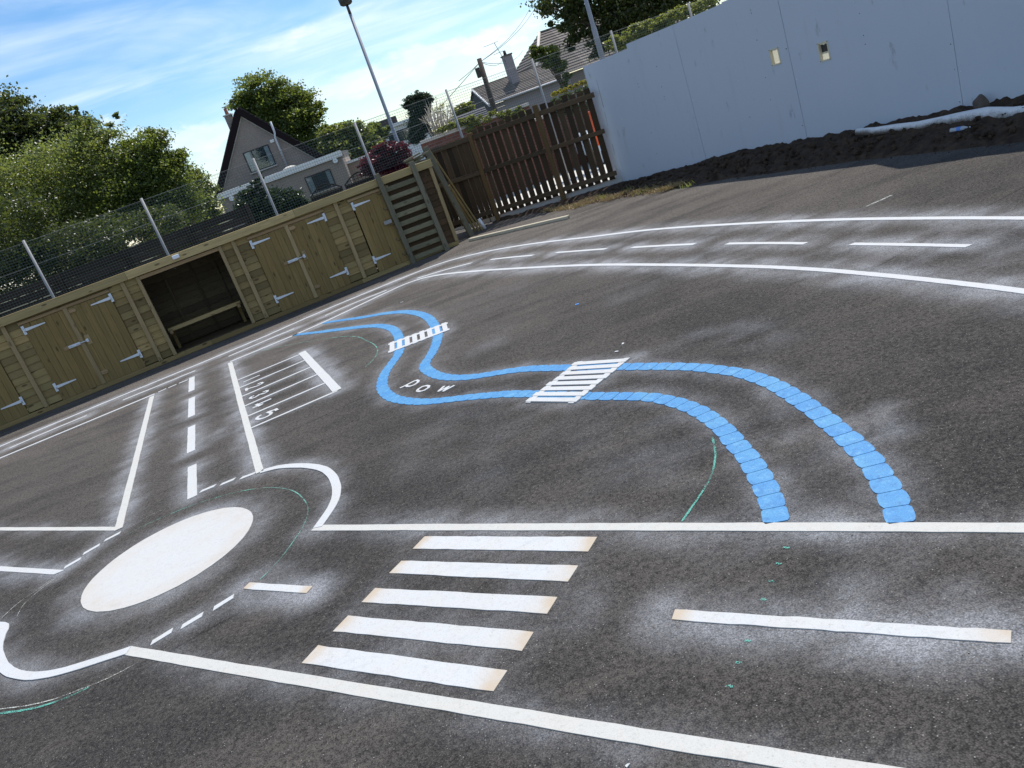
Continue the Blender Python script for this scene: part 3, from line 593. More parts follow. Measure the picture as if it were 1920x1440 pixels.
stroke_thing('painted_letter', [r9([(985, 522), (1005, 488), (1080, 442), (1150, 425), (1198, 430), (1190, 462), (1120, 506), (1040, 530), (985, 522)])], 0.03, 'white painted letter o, middle of the three letters between the blue banks', 'painted letter', lg)
stroke_thing('painted_letter', [r9([(1475, 432), (1362, 533)]), r9([(1362, 533), (1565, 438)]), r9([(1565, 438), (1450, 536)]), r9([(1450, 536), (1658, 426)])], 0.028, 'white painted letter w, last of the three letters between the blue banks', 'painted letter', lg, False)
# the blue river: two banks laid from single stones
def r3(L): return [(520+x/4, 520+y/4) for x, y in L]
bankB = r3([(350,345),(480,325),(660,300),(800,275),(950,262),(1060,275),(1130,305),(1172,350),(1195,400),(1205,440),(1190,510),(1150,590),(1115,640),(1112,685),(1190,735),(1300,756),(1450,752),(1600,730),(1750,706)])+[(995,692.5),(1057,691),(1110,690),(1170,689),(1232,688.5),(1282,689),(1320,691.5),(1357,696),(1385,700),(1407,706),(1447,720.5),(1487,743.5),(1527,771),(1567,804),(1600,833),(1633,868),(1658,907),(1677,941),(1691,983)]
bankA = r3([(125,435),(300,415),(500,390),(700,368),(800,371),(868,392),(905,435),(918,480),(920,530),(908,580),(866,640),(810,720),(788,795),(800,855),(860,905),(960,930),(1100,938),(1250,926),(1450,903),(1700,881)])+[(957,740),(1000,740),(1050,742),(1107,744),(1170,744.5),(1215,746),(1247,751),(1283,761),(1320,778),(1357,806.5),(1378,831),(1402,858),(1421,888),(1437,918),(1448,945),(1457,982)]
def bank(name, pix, label):
    t = thing(name, label, 'river marking', G(*pix[-1]), 0, 'blue river banks'); t['kind'] = 'thing'; o0 = t.location
    P = catmull(gp(pix), 0.03); L = [0]
    for i in range(len(P)-1): L.append(L[-1]+(P[i+1]-P[i]).length)
    tot = L[-1]; LA = np.array(L); PX = np.array([[p.x, p.y] for p in P])
    def pos(s): return np.array([np.interp(s, LA, PX[:, 0]), np.interp(s, LA, PX[:, 1])])
    n = int(tot/0.128); w = 0.124
    for k in range(n):
        gp_ = .0003 if k < n*.70 else .0022; s0 = tot*k/n+gp_; s1 = tot*(k+1)/n-gp_; rc = 0.0003 if k < n*.70 else 0.0035; top = []; bot = []
        far = 1-k/n                                       # the thin hand-painted far ends
        ww = w*(1 if k > n*0.06 else 0.8)*(random.uniform(.975, 1.02) if k > n*.70 else random.uniform(.995, 1.005)); rc = 0.011
        for s, e in ((s0, rc*1.1), (s0+.012, rc*.35), (s0+.03, 0), ((s0+s1)/2, -.001), (s1-.03, 0), (s1-.012, rc*.35), (s1, rc*1.1)):
            c = pos(s); d = pos(min(s+.03, tot))-pos(max(s-.03, 0)); d /= np.linalg.norm(d)+1e-9; nn = np.array([-d[1], d[0]])
            j = random.uniform(-.0025, .0025)*(.3 if k < n*.70 else 1); top.append(c+nn*(ww/2-e+j)); bot.append(c-nn*(ww/2-e+j))
        poly = [(p[0]-o0.x, p[1]-o0.y) for p in bot+top[::-1]]
        MB().slab(poly, 0.003, ZM).build('river_stone', MAT['blue'], t)
    dust_along(P, .24, 0.85)
    return t
bank('river_bank', bankB, 'long blue river bank of single stones, outer one with the letters on its left')
bank('river_bank', bankA, 'long blue river bank of single stones, inner one that curls round the letters')
def bridge(name, corners, nplank, label, gap, rail_in, rail_w, over, dust):
    TL, TR, BR, BL = [G(*q) for q in corners]; c = (TL+TR+BR+BL)/4
    t = thing(name, label, 'bridge marking', c, 0, 'white plank bridges over the river'); t['kind'] = 'thing'
    def p(s, q): return TL.lerp(TR, s).lerp(BL.lerp(BR, s), q)-c
    for s0 in (rail_in, 1-rail_in-rail_w):
        MB().slab([(v.x, v.y) for v in (p(s0, 1), p(s0+rail_w, 1), p(s0+rail_w, 0), p(s0, 0))], 0.003, 0.0125).build('rail', MAT['white_bright'], t)
    pw = 1/nplank
    for k in range(nplank):
        q0 = k*pw+gap/2; q1 = (k+1)*pw-gap/2; a0 = random.uniform(0, over); a1 = 1-random.uniform(0, over)
        MB().slab([(v.x, v.y) for v in (p(a0, q1), p(a1, q1), p(a1, q0), p(a0, q0))], 0.003, 0.0155).build('plank', MAT['white_bright'], t)
    dust_along([TL, TR, BR, BL, TL], .2, dust)
bridge('painted_bridge', [(635+0, 0)]*0 or [(920+640/4, 600+322/4), (920+1066/4, 600+291/4), (920+636/4, 600+634/4), (920+250/4, 600+628/4)], 8, 'larger white painted plank bridge across both blue banks', 0.042, 0.035, 0.10, 0.035, .8)
bridge('painted_bridge', [(520+835/4, 520+578/4), (520+836/4, 520+500/4), (520+1278/4, 520+340/4), (520+1296/4, 520+402/4)], 8, 'smaller white painted plank bridge farther off, near the bends of the river', 0.046, 0.06, 0.15, 0.035, .8)
# chalk setting-out marks
def chalk_line(P, w, mat, label, group='chalk setting-out lines'):
    P = catmull(gp(P), 0.04); N = normals(P); V = [(p+n*(w/2*s*random.uniform(.8, 1.2))) for p, n in zip(P, N) for s in (1, -1)]
    o = MB().add([(q.x, q.y, 0.0075) for q in V], [(2*i, 2*i+1, 2*i+3, 2*i+2) for i in range(len(P)-1)]).build('chalk_line', MAT[mat])
    tag(o, label, 'chalk mark', group, 'thing')
def r1(L): return [(x/3, 640+y/3) for x, y in L]
def r2(L): return [(x/3, 960+y/3) for x, y in L]
chalk_line(r1([(720,1088),(900,1000),(1100,920),(1300,860),(1450,832),(1560,828),(1650,845),(1708,890),(1735,950),(1715,1030),(1660,1120),(1560,1250),(1465,1345)]), .009, 'chalk_green', 'thin green chalk arc round the upper right of the white disc')
chalk_line(r2([(330,365),(230,440),(140,520),(100,588)]), .007, 'chalk_white', 'thin chalk arc at the lower left of the white disc, inner of two')
chalk_line(r2([(310,372),(200,450),(100,520),(0,612)]), .007, 'chalk_white', 'thin chalk arc at the lower left of the white disc, outer of two')
chalk_line(r2([(765,860),(600,945),(450,1005),(300,1060),(150,1095),(-20,1116)]), .009, 'chalk_white', 'thin white chalk arc below the hooked kerb line')
chalk_line(r2([(505,990),(400,1040),(280,1085),(150,1118),(-20,1141)]), .017, 'chalk_green_solid', 'thick green chalk arc at the bottom left, under the thin white one')
chalk_line([(1240+x/3, 640+y/3) for x, y in [(288,545),(305,620),(300,700),(270,790),(200,900),(118,1020)]], .012, 'chalk_green_solid', 'short curved green chalk line inside the nearer river bend')
chalk_line(r8([(420,508),(700,435),(1000,378),(1300,330),(1500,308),(1640,318),(1720,355),(1810,400),(1850,460),(1830,530),(1770,605),(1710,655)]), .015, 'chalk_green', 'long pale green chalk curve between the parking bays and the river')
chalk_line(r1([(740,1045),(850,980),(960,935),(1020,912)]), .006, 'chalk_white', 'faint white chalk arc under the last upright dash')
for q, w_ in zip([(1475,1029),(1461,1059),(1447,1092),(1433,1126),(1403,1204),(1386,1245),(1369,1289)], ['topmost', 'second from the top', 'third and widest', 'fourth, above the long dash', 'first below the long dash', 'second last', 'lowest']):
    chalk_line([(q[0]-6, q[1]-.8), (q[0], q[1]+.5), (q[0]+6, q[1]+.6)], .012, 'chalk_green_solid', 'small green chalk tick in the row crossing the road, '+w_, 'green chalk ticks')
ribbon('scuff', gp([(1625, 388), (1650, 377), (1672, 367)]), 0.03, MAT['chalk_white'], z=0.0075, label='pale scratch on the tarmac below the plastic bottle', cat='scratch', dust=(.1, .3))
# ------------------------------------------------------------------ tarmac sheet with overspray
for x, y, r, s in [(1200, 540, .5, .35), (930, 560, .7, .35), (880, 800, .8, .35), (1000, 820, .9, .3), (1300, 860, .7, .35), (1200, 830, .7, .4), (1480, 800, .3, .7), (1640, 800, .25, .8), (1360, 640, .5, .5), (440, 800, .4, .7), (330, 800, .3, .5), (690, 600, .5, .4),
                   (280, 1140, .35, .4), (1050, 1140, .25, .5), (1700, 1120, .3, .8), (1380, 1000, .3, .6), (250, 900, .3, .4), (1540, 880, .3, .35), (900, 640, .6, .4), (1700, 480, .8, .6), (1850, 480, .8, .6), (1500, 440, .6, .4), (1100, 470, .8, .45), (620, 950, .25, .4)]:
    p = G(x, y)
    for k in range(10): DUST.append((p.x+random.uniform(-.6, .6)*r, p.y+random.uniform(-.6, .6)*r, r*.7, s))
X0, X1, Y0, Y1, ST = -14.0, 9.5, -2.5, 18.6, 0.06
gx = np.arange(X0, X1, ST); gy = np.arange(Y0, Y1, ST); XX, YY = np.meshgrid(gx, gy); nx, ny = len(gx), len(gy)
D = np.array(DUST); dust = np.zeros(nx*ny)
cell = {}
for (x, y, r, s) in DUST:
    R3 = r*2.3; i0, i1 = max(0, int((x-R3-X0)/ST)), min(nx-1, int((x+R3-X0)/ST)+1); j0, j1 = max(0, int((y-R3-Y0)/ST)), min(ny-1, int((y+R3-Y0)/ST)+1)
    if i1 <= i0 or j1 <= j0: continue
    sub = dust.reshape(ny, nx)[j0:j1, i0:i1]
    d2 = (XX[j0:j1, i0:i1]-x)**2+(YY[j0:j1, i0:i1]-y)**2
    np.maximum(sub, s*np.exp(-d2/(2*(r*0.55)**2)), out=sub)
V = np.stack([XX.ravel(), YY.ravel(), np.full(nx*ny, 0.004)], 1)
ii = (np.arange(ny-1)[:, None]*nx+np.arange(nx-1)[None, :]).ravel()
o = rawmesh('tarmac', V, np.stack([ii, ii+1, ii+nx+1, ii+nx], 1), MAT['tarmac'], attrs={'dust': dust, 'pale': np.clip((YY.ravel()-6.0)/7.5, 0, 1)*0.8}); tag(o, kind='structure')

# ================================================================== TIMBER SHED
shed = thing('timber_shed', 'long low timber storage shed with doors and an open bench bay', 'shed', SH_P, SH_AZ)
# local frame: x along the front, -y towards the yard, z up
U0_, U1_ = -3.1, 8.72; SD_ = 1.15
def shiplap(u0, u1, z0, z1, n, y, mat='pine_x', name='wall_board'):
    p = (z1-z0)/n
    for k in range(n):
        a, b = z0+k*p, z0+(k+1)*p
        MB().prism_yz([(y, a+.004), (y-.021, a+.004), (y-.021, a+.014), (y-.008, b-.012), (y-.006, b), (y, b)], u0, u1).build(name, MAT[mat], shed)
def prism_yz(s, poly, x0, x1):
    n = len(poly); vs = [(x0, p[0], p[1]) for p in poly]+[(x1, p[0], p[1]) for p in poly]
    return s.add(vs, [tuple(range(n)), tuple(range(2*n-1, n-1, -1))]+[(i, (i+1) % n, (i+1) % n+n, i+n) for i in range(n)])
MB.prism_yz = prism_yz
ZB, ZT = 0.095, 1.575
posts = [-3.12, -1.14, 0.82, 2.785, 4.755, 6.72]
def hinge(door, side, u, z):                              # T hinge: side +1 strap runs to +x from the plate at u
    m = MB(); m.box(u-.022, u+.022, -.052, -.046, z-.075, z+.075)
    m.prism([(u, z-.026), (u+side*.34, z-.009), (u+side*.345, z+.002), (u+side*.34, z+.009), (u, z+.026)], -.053, -.045)
    m.tube([(u+side*.012, -.054, z-.035), (u+side*.012, -.054, z+.035)], .011, 8)
    for k in (-.05, .05): m.tube([(u, -.056, z+k), (u, -.05, z+k)], .007, 6)
    m.build('hinge', MAT['zinc'], door)
def door_leaf(u0, u1, side, hinges=True):
    d = bpy.data.objects.new('door', None); COL.objects.link(d); d.parent = shed
    n = max(3, round((u1-u0)/0.118)); w = (u1-u0)/n
    for k in range(n):
        x = u0+k*w; j = random.uniform(-.002, .002)
        MB().box(x+.0012, x+w-.0012, -.040+j, -.018+j, .085, 1.485).build('board', MAT['pine_z'], d, bevel=.0025)
    if hinges:
        for z in (1.395, .335): hinge(d, side, u0-.005 if side > 0 else u1+.005, z)
    return d
def double_door(u0, u1):
    mid = (u0+u1)/2-.02
    l = door_leaf(u0, mid, 1); r = door_leaf(mid+.004, u1, -1)
    MB().box(mid-.03, mid+.04, -.062, -.041, .085, 1.50).build('cover_strip', MAT['pine_post'], l, bevel=.003)
    m = MB(); m.box(mid-.30, mid-.02, -.060, -.042, .845, .905); m.build('latch_block', MAT['pine_lintel'], l)
    MB().box(mid+.075, mid+.15, -.058, -.042, .80, .97).build('keeper_block', MAT['pine_post'], r)
    m = MB(); m.box(mid-.22, mid-.03, -.066, -.061, .852, .898); m.tube([(mid-.21, -.074, .876), (mid+.11, -.074, .876)], .009, 8); m.box(mid+.075, mid+.115, -.08, -.059, .85, .905); m.box(mid-.13, mid-.09, -.10, -.07, .867, .885); m.build('bolt', MAT['zinc'], l)
    for z in (1.42, .27):
        poly = [(mid+.045, z-.033), (mid+.13, z-.033), (mid+.155, z-.018), (mid+.16, z), (mid+.155, z+.018), (mid+.13, z+.033), (mid+.045, z+.033)]
        MB().prism(poly, -.062, -.041).build('turn_button', MAT['pine_lintel'], r, bevel=.003)
def lintel(u0, u1): MB().box(u0, u1, -.056, -.014, 1.492, 1.54).build('lintel', MAT['pine_lintel'], shed, bevel=.003)
bays = [(-2.86, -1.42), (-0.90, 0.535), (1.085, 2.525), (3.055, 4.495), (5.04, 6.445)]
edges = [U0_]
for i, (a, b) in enumerate(bays):
    prev = U0_ if i == 0 else bays[i-1][1]
    shiplap(prev, a, ZB, ZT, 12, 0.0)
    if i == 3: continue
    double_door(a+.005, b-.005); lintel(a-.04, b+.02); MB().box(a, b, -.012, .0, 1.487, 1.575).build('header_board', MAT['pine_x'], shed)
shiplap(bays[-1][1], 7.00, ZB, ZT, 12, 0.0)
door_leaf(7.02, 7.74, 1); lintel(6.95, 7.78); MB().box(7.0, 7.76, -.012, .0, 1.487, 1.575).build('header_board', MAT['pine_x'], shed)
shiplap(7.75, 8.69, ZB, ZT, 12, 0.0, 'brown_x')
for u in posts: MB().box(u-.035, u+.035, -.058, -.010, .085, 1.585).build('post', MAT['pine_post'], shed, bevel=.004)
MB().box(8.655, 8.725, -.06, -.010, .085, 1.58).build('post', MAT['pine_post'], shed, bevel=.004)
u = U0_
for L_ in (3.6, 2.4, 3.05, 2.95):
    e = min(u+L_, U1_+.02); MB().box(u+.0015, e-.0015, -.10, -.055, 1.575, 1.715).build('fascia_board', MAT['pine_fascia'], shed, bevel=.004); u = e
u = U0_
for L_ in (2.9, 3.9, 2.95, 2.2):
    e = min(u+L_, U1_); MB().box(u+.0015, e-.0015, -.045, 0.05, .005, .082).build('sole_plate', MAT['pine_x'], shed, bevel=.004); u = e
# open bay
MB().box(3.015, 3.075, -.06, .05, .085, 1.565).build('jamb', MAT['pine_post'], shed, bevel=.003)
MB().box(4.475, 4.535, -.06, .05, .085, 1.565).build('jamb', MAT['pine_post'], shed, bevel=.003)
MB().box(3.078, 4.472, -.058, .0, 1.50, 1.562).build('lintel', MAT['pine_lintel'], shed, bevel=.003)
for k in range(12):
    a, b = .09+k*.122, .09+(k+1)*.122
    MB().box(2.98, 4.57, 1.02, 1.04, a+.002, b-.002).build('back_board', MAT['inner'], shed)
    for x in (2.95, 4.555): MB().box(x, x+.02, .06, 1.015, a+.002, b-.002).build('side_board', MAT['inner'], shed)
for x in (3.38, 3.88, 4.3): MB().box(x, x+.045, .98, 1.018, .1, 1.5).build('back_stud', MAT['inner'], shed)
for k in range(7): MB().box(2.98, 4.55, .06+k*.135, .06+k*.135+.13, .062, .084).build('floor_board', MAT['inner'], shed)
bench = thing('bench', 'plain timber plank bench inside the open shed bay', 'bench', shedpt(3.77, 0, 0.085), SH_AZ)
MB().box(-.68, .68, .36, .66, .40, .432).build('seat', MAT['pine_x'], bench, bevel=.004)
MB().box(-.68, .68, .345, .358, .36, .43).build('seat_edge', MAT['pine_fascia'], bench, bevel=.003)
for x in (-.66, .60): MB().box(x, x+.055, .22, .66, .33, .398).build('bearer', MAT['pine_lintel'], bench, bevel=.003)
for x in (-.66, .60): MB().box(x, x+.055, .60, .655, .0, .328).build('leg', MAT['pine_z'], bench)
# ends, back, roof
for k in range(12):
    a, b = .09+k*.122, .09+(k+1)*.122
    MB().box(8.70, 8.722, .02, SD_, a+.002, b-.002).build('end_board', MAT['pine_x'], shed)
    MB().box(U0_, U0_+.02, .02, SD_, a+.002, b-.002).build('end_board', MAT['pine_x'], shed)
MB().box(U0_, U1_, SD_, SD_+.02, .03, 1.40).build('back_wall', MAT['pine_x'], shed)
MB().prism_yz([(-.052, 1.66), (-.052, 1.685), (1.25, 1.46), (1.25, 1.435)], U0_-.03, U1_+.05).build('roof', MAT['felt'], shed)
m = MB(); m.box(3.71, 3.83, -.135, -.102, 1.625, 1.69); jb = m.build('junction_box', MAT['white_plastic'], bevel=.006); jb.location = SH_P; jb.rotation_euler = (0, 0, SH_AZ)
tag(jb, 'small white plastic box screwed to the shed fascia above the open bay', 'junction box')
# slatted frame leaning on the shed front
bL, bR = G(776, 493.6), G(839.5, 469.5); tL = shedpt(7.63, .15, 1.80); tR = shedpt(8.34, .15, 1.795)
fr = thing('timber_ladder', 'wide ladder-like rack of grey timber slats leaning against the shed front', 'ladder', bL, 0)
def rel(p): return Vector(p)-bL
MB().beam(rel(bL), rel(tL), .095, .05, (sn.x, sn.y, 0)).build('stile', MAT['grey_wood_z'], fr, bevel=.004)
MB().beam(rel(bR), rel(tR), .095, .05, (sn.x, sn.y, 0)).build('stile', MAT['grey_wood_z'], fr, bevel=.004)
for k in range(9):
    t = (.09+k*.172)/1.8; p = rel(bL).lerp(rel(tL), t)-sn*.045; q = rel(bR).lerp(rel(tR), t)-sn*.045; d = (q-p).normalized()
    MB().beam(p-d*.02, q+d*.03, .028, .088, (0, 0, 1)).build('slat', MAT['grey_wood_x'], fr, bevel=.003)
for k in range(5):
    t = .12+k*.17; c = rel(bL).lerp(rel(tL), t)-sd*.05
    MB().tube([c+sd*.03, c-sd*.05+Vector((0, 0, -.01)), c-sd*.085+Vector((0, 0, .015)), c-sd*.08+Vector((0, 0, .05))], .007, 6).build('hook', MAT['black_iron'], fr)
c = rel(bL).lerp(rel(tL), .5)-sd*.14; MB().box(c.x-.09, c.x+.06, c.y-.02, c.y+.02, c.z-.03, c.z+.04).build('gate_latch', MAT['galv'], fr, bevel=.006)
# broken timber lump and loose sticks on the shed's end
def lean(name, p0, p1, w, t, mat, label, cat='timber', group=None):
    p0 = Vector(p0); p1 = Vector(p1); o = MB().beam(Vector((0, 0, 0)), p1-p0, w, t, (sn.x, sn.y, 0)).build(name, MAT[mat], bevel=.004); o.location = p0
    return tag(o, label, cat, group)
lean('leaning_post', G(885, 443), at(797, 276, 16.75), .105, .08, 'grey_wood_z', 'thick grey timber post leaning at the right end of the shed')
lean('leaning_batten', G(905, 432), at(800, 274, 17.0), .03, .03, 'batten', 'longest thin yellow batten leaning beside the thick grey post', group='battens leaning beside the shed')
lean('leaning_batten', G(899, 433), at(842, 347, 17.0), .04, .035, 'batten', 'shorter yellow batten leaning under the longest one', group='battens leaning beside the shed')
lean('leaning_batten', G(892, 434), at(833, 338, 17.05), .04, .03, 'batten', 'tan batten leaning closest to the thick grey post', group='battens leaning beside the shed')
p = G(910, 429); wp = MB().tube([(0, 0, 0), (-.06, .02, .24)], .035, 10).build('white_pipe', MAT['white_plastic']); wp.location = p; tag(wp, 'short white plastic pipe end standing at the foot of the battens', 'pipe')
lump = thing('timber_offcuts', 'rough broken timber offcuts lying on the right end of the shed roof', 'timber offcuts', shedpt(8.50, -.05, 1.69), SH_AZ)
for k in range(6):
    a_ = random.uniform(-.5, .5); c = Vector((random.uniform(-.12, .22), random.uniform(.0, .22), .04+.025*k)); d = Vector((math.cos(a_), math.sin(a_)*.6, random.uniform(-.1, .25)))*.18
    MB().beam(c-d, c+d, .07, .03).build('offcut', MAT['grey_wood_x'], lump)
q0, q1 = G(882, 452.5), G(1067, 410); pl = MB().box(0, (q1-q0).length, -.045, .045, 0, .055).build('loose_plank', MAT['floor_wood'], bevel=.006)
pl.location = q0+Vector((0, 0, .006)); pl.rotation_euler = (0, 0, math.atan2((q1-q0).y, (q1-q0).x)); tag(pl, 'long pale loose plank lying on the tarmac in front of the gate', 'plank')

# ================================================================== SLATTED TIMBER GATE FENCE
gate = thing('slatted_fence', 'dark brown slatted timber fence between shed and grey hoarding', 'fence', GATE_A, GATE_AZ)
xs = [(-1.12+.125*k, -1.12+.125*k+random.uniform(.112, .121), 1.86) for k in range(9)]+[(.055, .157, 1.95)]
xs += [(.187+.155*k+random.uniform(-.003, .003), min(2.625, .187+.155*k+.120+random.uniform(-.004, .003)), 1.95+random.uniform(-.03, .03)) for k in range(16)]
for x, x1, zt in xs:
    MB().box(x, x1, .012, .034, .125+random.uniform(-.008, .008), zt).build('slat', MAT['gate_z'], gate, bevel=.002)
for z, h_ in ((1.80, .05), (1.085, .045), (.235, .045)):
    for a_, b_ in ((-1.15, .0-.056), (-.05+.004, 1.455), (1.535, 2.69)): MB().box(a_, b_, -.045, .010, z-h_, z+h_).build('rail', MAT['gate_x'], gate, bevel=.004)
for x, zt in ((0, 1.90), (1.495, 1.99)): MB().box(x-.05, x+.05 if x else .04, -.075, .010 if x else .009, -.03, zt).build('post', MAT['gate_post'], gate, bevel=.006)

# ================================================================== GREY HOARDING
ho = thing('site_hoarding', 'tall grey painted plywood site hoarding on the right with two viewing holes', 'hoarding', HO_P, HO_AZ)
# local: x along, -y... the yard side is +n => local y = -(hn)?  (hn = x axis turned by -90 degrees, so the yard is at local -y)
us = [0, 1.45, 2.73, 3.91, 4.97, 6.20, 7.42, 8.64, 9.86, 11.08, 12.3, 13.5]
def panel(i, u0, u1, top, hole=None):
    off = (0, .006, -.002, .004, 0, .007, .002, .005, 0, .004, .001)[i]; y1, y0 = -.0-off, -.018-off; u0 += .003; u1 -= .003
    pn = None
    if hole is None:
        pn = MB().prism([(u0, -.02), (u1, -.02)]+[(a_, b_) for a_, b_ in top[::-1]], y0, y1).build('panel', MAT['hoarding'], ho)
    else:
        a0, a1, z0, z1 = hole; m = MB(); T = top[0][1]
        for q in ((u0, a0, -.02, T), (a1, u1, -.02, T), (a0, a1, -.02, z0), (a0, a1, z1, T)): m.box(q[0], q[1], y0, y1, q[2], q[3])
        me = m.build('panel', MAT['hoarding'], ho); bm = bmesh.new(); bm.from_mesh(me.data); bmesh.ops.remove_doubles(bm, verts=bm.verts, dist=.0005); bm.to_mesh(me.data); bm.free(); pn = me
        w = .018; f = MB()
        f.box(a0-.0, a0+w, y0-.006, .03, z0, z1); f.box(a1-w, a1, y0-.006, .03, z0, z1); f.box(a0+w, a1-w, y0-.006, .03, z1-w, z1); f.box(a0+w, a1-w, y0-.006, .03, z0, z0+w)
        f.build('hole_frame', MAT['cream_ply'], pn)
        zs = z1-w if i == 3 else z0+(z1-z0)*.46
        MB().box(a0+w+.001, a1-w-.001, .02, .022, z0+w+.001, zs-.001).build('translucent_sheet', MAT['trans_cream'], pn)
        if i == 4: MB().box(a0+w, a1-w, .03, .034, zs, z1-w-.02).build('dark_board', MAT['lamp_dark'], pn)
        for sx in (a0+.008, a1-.008):
            for sz in (z0+.008, z1-.008): MB().tube([(sx, y0-.010, sz), (sx, y0-.005, sz)], .006, 6).build('screw', MAT['black_iron'], pn)
    m = MB()
    for _ in range(9):
        ux = random.choice((u0+.03, u1-.03, (u0+u1)/2)); zz = random.uniform(.3, top[0][1]-.1); m.tube([(ux+random.uniform(-.01, .01), y0-.002, zz), (ux, y0+.001, zz)], .007, 6)
    tag(m.build('screw_heads', MAT['black_iron'] if i % 2 else MAT['white_plastic'], pn), kind='stuff')
tops = [[(0, 2.35), (1.45, 2.37)], [(1.45, 2.45), (2.73, 2.46)], [(2.73, 2.46), (3.91, 2.48)], [(3.91, 2.50), (4.97, 2.50)], [(4.97, 2.53), (6.2, 2.53)], [(6.2, 2.58), (6.53, 3.32), (7.42, 3.08)]]+[[(us[i], 3.06), (us[i+1], 3.05)] for i in range(6, 11)]
for i in range(11): panel(i, us[i], us[i+1], tops[i], (4.615, 4.795, 1.385, 1.625) if i == 3 else (5.475, 5.655, 1.255, 1.515) if i == 4 else None)
m = MB(); m.prism([(.300, 2.05), (.303, 2.05), (.279, 1.52), (.268, 1.50)], -.0195, -.0175); m.prism([(.262, 1.42), (.266, 1.42), (.243, 1.14), (.239, 1.14)], -.0195, -.0175); m.prism([(.21, .78), (.218, .79), (.200, .58), (.196, .58)], -.0195, -.0175); tag(m.build('crack', MAT['black_iron'], ho), kind='stuff')
for u in us: MB().box(u-.03, u+.03, .03, .09, -.02, 2.3).build('support_post', MAT['grey_wood_z'], ho)
for z in (.4, 1.15, 2.1):
    MB().box(0, 4.5, .004, .03, z-.04, z+.04).build('back_rail', MAT['grey_wood_x'], ho)
MB().box(-.02, -.004, -.02, .10, -.02, 2.36).build('end_board', MAT['hoarding'], ho)
# soil heaped along the hoarding
sb = [(940, 414), (976, 407.5), (995, 401), (1034, 398), (1078, 391), (1100, 384), (1183, 371), (1246, 358), (1308, 347), (1371, 335), (1450, 326), (1540, 312), (1617, 301), (1752, 287), (1920, 267), (2050, 252)]
fe = np.array([[(G(*q)-HO_P).dot(hd), (G(*q)-HO_P).dot(hn)] for q in sb if q[0] > 1110]); fe = np.vstack([fe, [13.5, fe[-1, 1]]]); order = np.argsort(fe[:, 0]); fe = fe[order]
nu, nv = 330, 34; uu = np.linspace(-.05, 13.4, nu); V = []
lump_n = rng.normal(size=(nu, nv))
from mathutils import noise as mnoise
for i, u in enumerate(uu):
    vf = float(np.interp(u, fe[:, 0], fe[:, 1])); bh = float(np.interp(u, [0, .6, 1.6, 3.7, 5.3, 6.6, 13.4], [0.0, .02, .07, .23, .22, .28, .30]))
    vf += .05*mnoise.noise(Vector((u*3, 0, 5)))
    for j in range(nv):
        t = j/(nv-1); v = -.002+t*vf; e = min(1, (1-t)*5)
        z = bh*(1-t)**.8*(1-.15*t)+e*(.05*mnoise.noise(Vector((u*4, v*4, 0)))+.045*abs(mnoise.noise(Vector((u*9, v*9, 2))))+.03*abs(mnoise.noise(Vector((u*22, v*22, 4)))))
        z = max(z, -.01)*(.35+.65*min(1, bh/.1+.25)) if t < .999 else -.005
        V.append(tuple(hopt(u, v, z)))
Fc = [(i*nv+j, (i+1)*nv+j, (i+1)*nv+j+1, i*nv+j+1) for i in range(nu-1) for j in range(nv-1)]
tag(rawmesh('soil_heap', V, Fc, MAT['soil'], smooth=True), 'dark dug soil heaped along the foot of the grey hoarding', 'soil', kind='stuff')
# soil strip before the slatted fence
V = []; nu, nv = 120, 16
fg = np.array([[(G(*q)-GATE_A).dot(gd), (G(*q)-GATE_A).dot(-gn)] for q in sb if q[0] < 1260]); fg = fg[np.argsort(fg[:, 0])]
for i in range(nu):
    u = -.15+3.0*i/(nu-1); vf = float(np.interp(u, fg[:, 0], fg[:, 1]))+.04*mnoise.noise(Vector((u*5, 1, 0)))
    for j in range(nv):
        t = j/(nv-1); v = -.07+t*(vf+.07); z = .012+.05*t*(1-t)*4*(.6+mnoise.noise(Vector((u*3, v*3, 0))))+.03*abs(mnoise.noise(Vector((u*14, v*14, 1)))) if t < .999 else .0
        q = GATE_A+gd*u-gn*v; V.append((q.x, q.y, z))
Fc = [(i*nv+j, i*nv+j+1, (i+1)*nv+j+1, (i+1)*nv+j) for i in range(nu-1) for j in range(nv-1)]
tag(rawmesh('soil_strip', V, Fc, MAT['soil'], smooth=True), 'loose brown soil along the foot of the slatted fence', 'soil', kind='stuff')
# dry grass and turf lumps on the sunny edge of the soil
def blades(name, centres, n, hgt, mat, label, spread=.1, lw=.006):
    C = np.array(centres)[rng.integers(0, len(centres), n)]+np.c_[rng.normal(0, spread, n), rng.normal(0, spread*.6, n), np.zeros(n)]
    a_ = rng.uniform(0, 6.283, n); h_ = hgt*rng.uniform(.4, 1.2, n); l_ = rng.normal(0, .7, (n, 2))*h_[:, None]
    w_ = np.c_[np.cos(a_), np.sin(a_), np.zeros(n)]*lw; tip = C+np.c_[l_, h_]
    V = np.stack([C-w_, C+w_, tip+w_*.3, tip-w_*.3], 1).reshape(-1, 3); Fc = np.arange(4*n).reshape(n, 4)
    return tag(rawmesh(name, V, Fc, mat), label, 'grass', kind='stuff')
cs = [G(1085+i*9+random.uniform(-4, 4), 383-i*1.75+random.uniform(-6, 5), .03) for i in range(22)]+[G(1255+random.uniform(-30, 30), 348+random.uniform(-8, 8), .03) for i in range(10)]+[G(1030+i*8, 393-i*.8, .02) for i in range(8)]
blades('dry_grass', cs, 4200, .05, MAT['straw'], 'dry straw and torn turf along the sunny edge of the soil', .09)
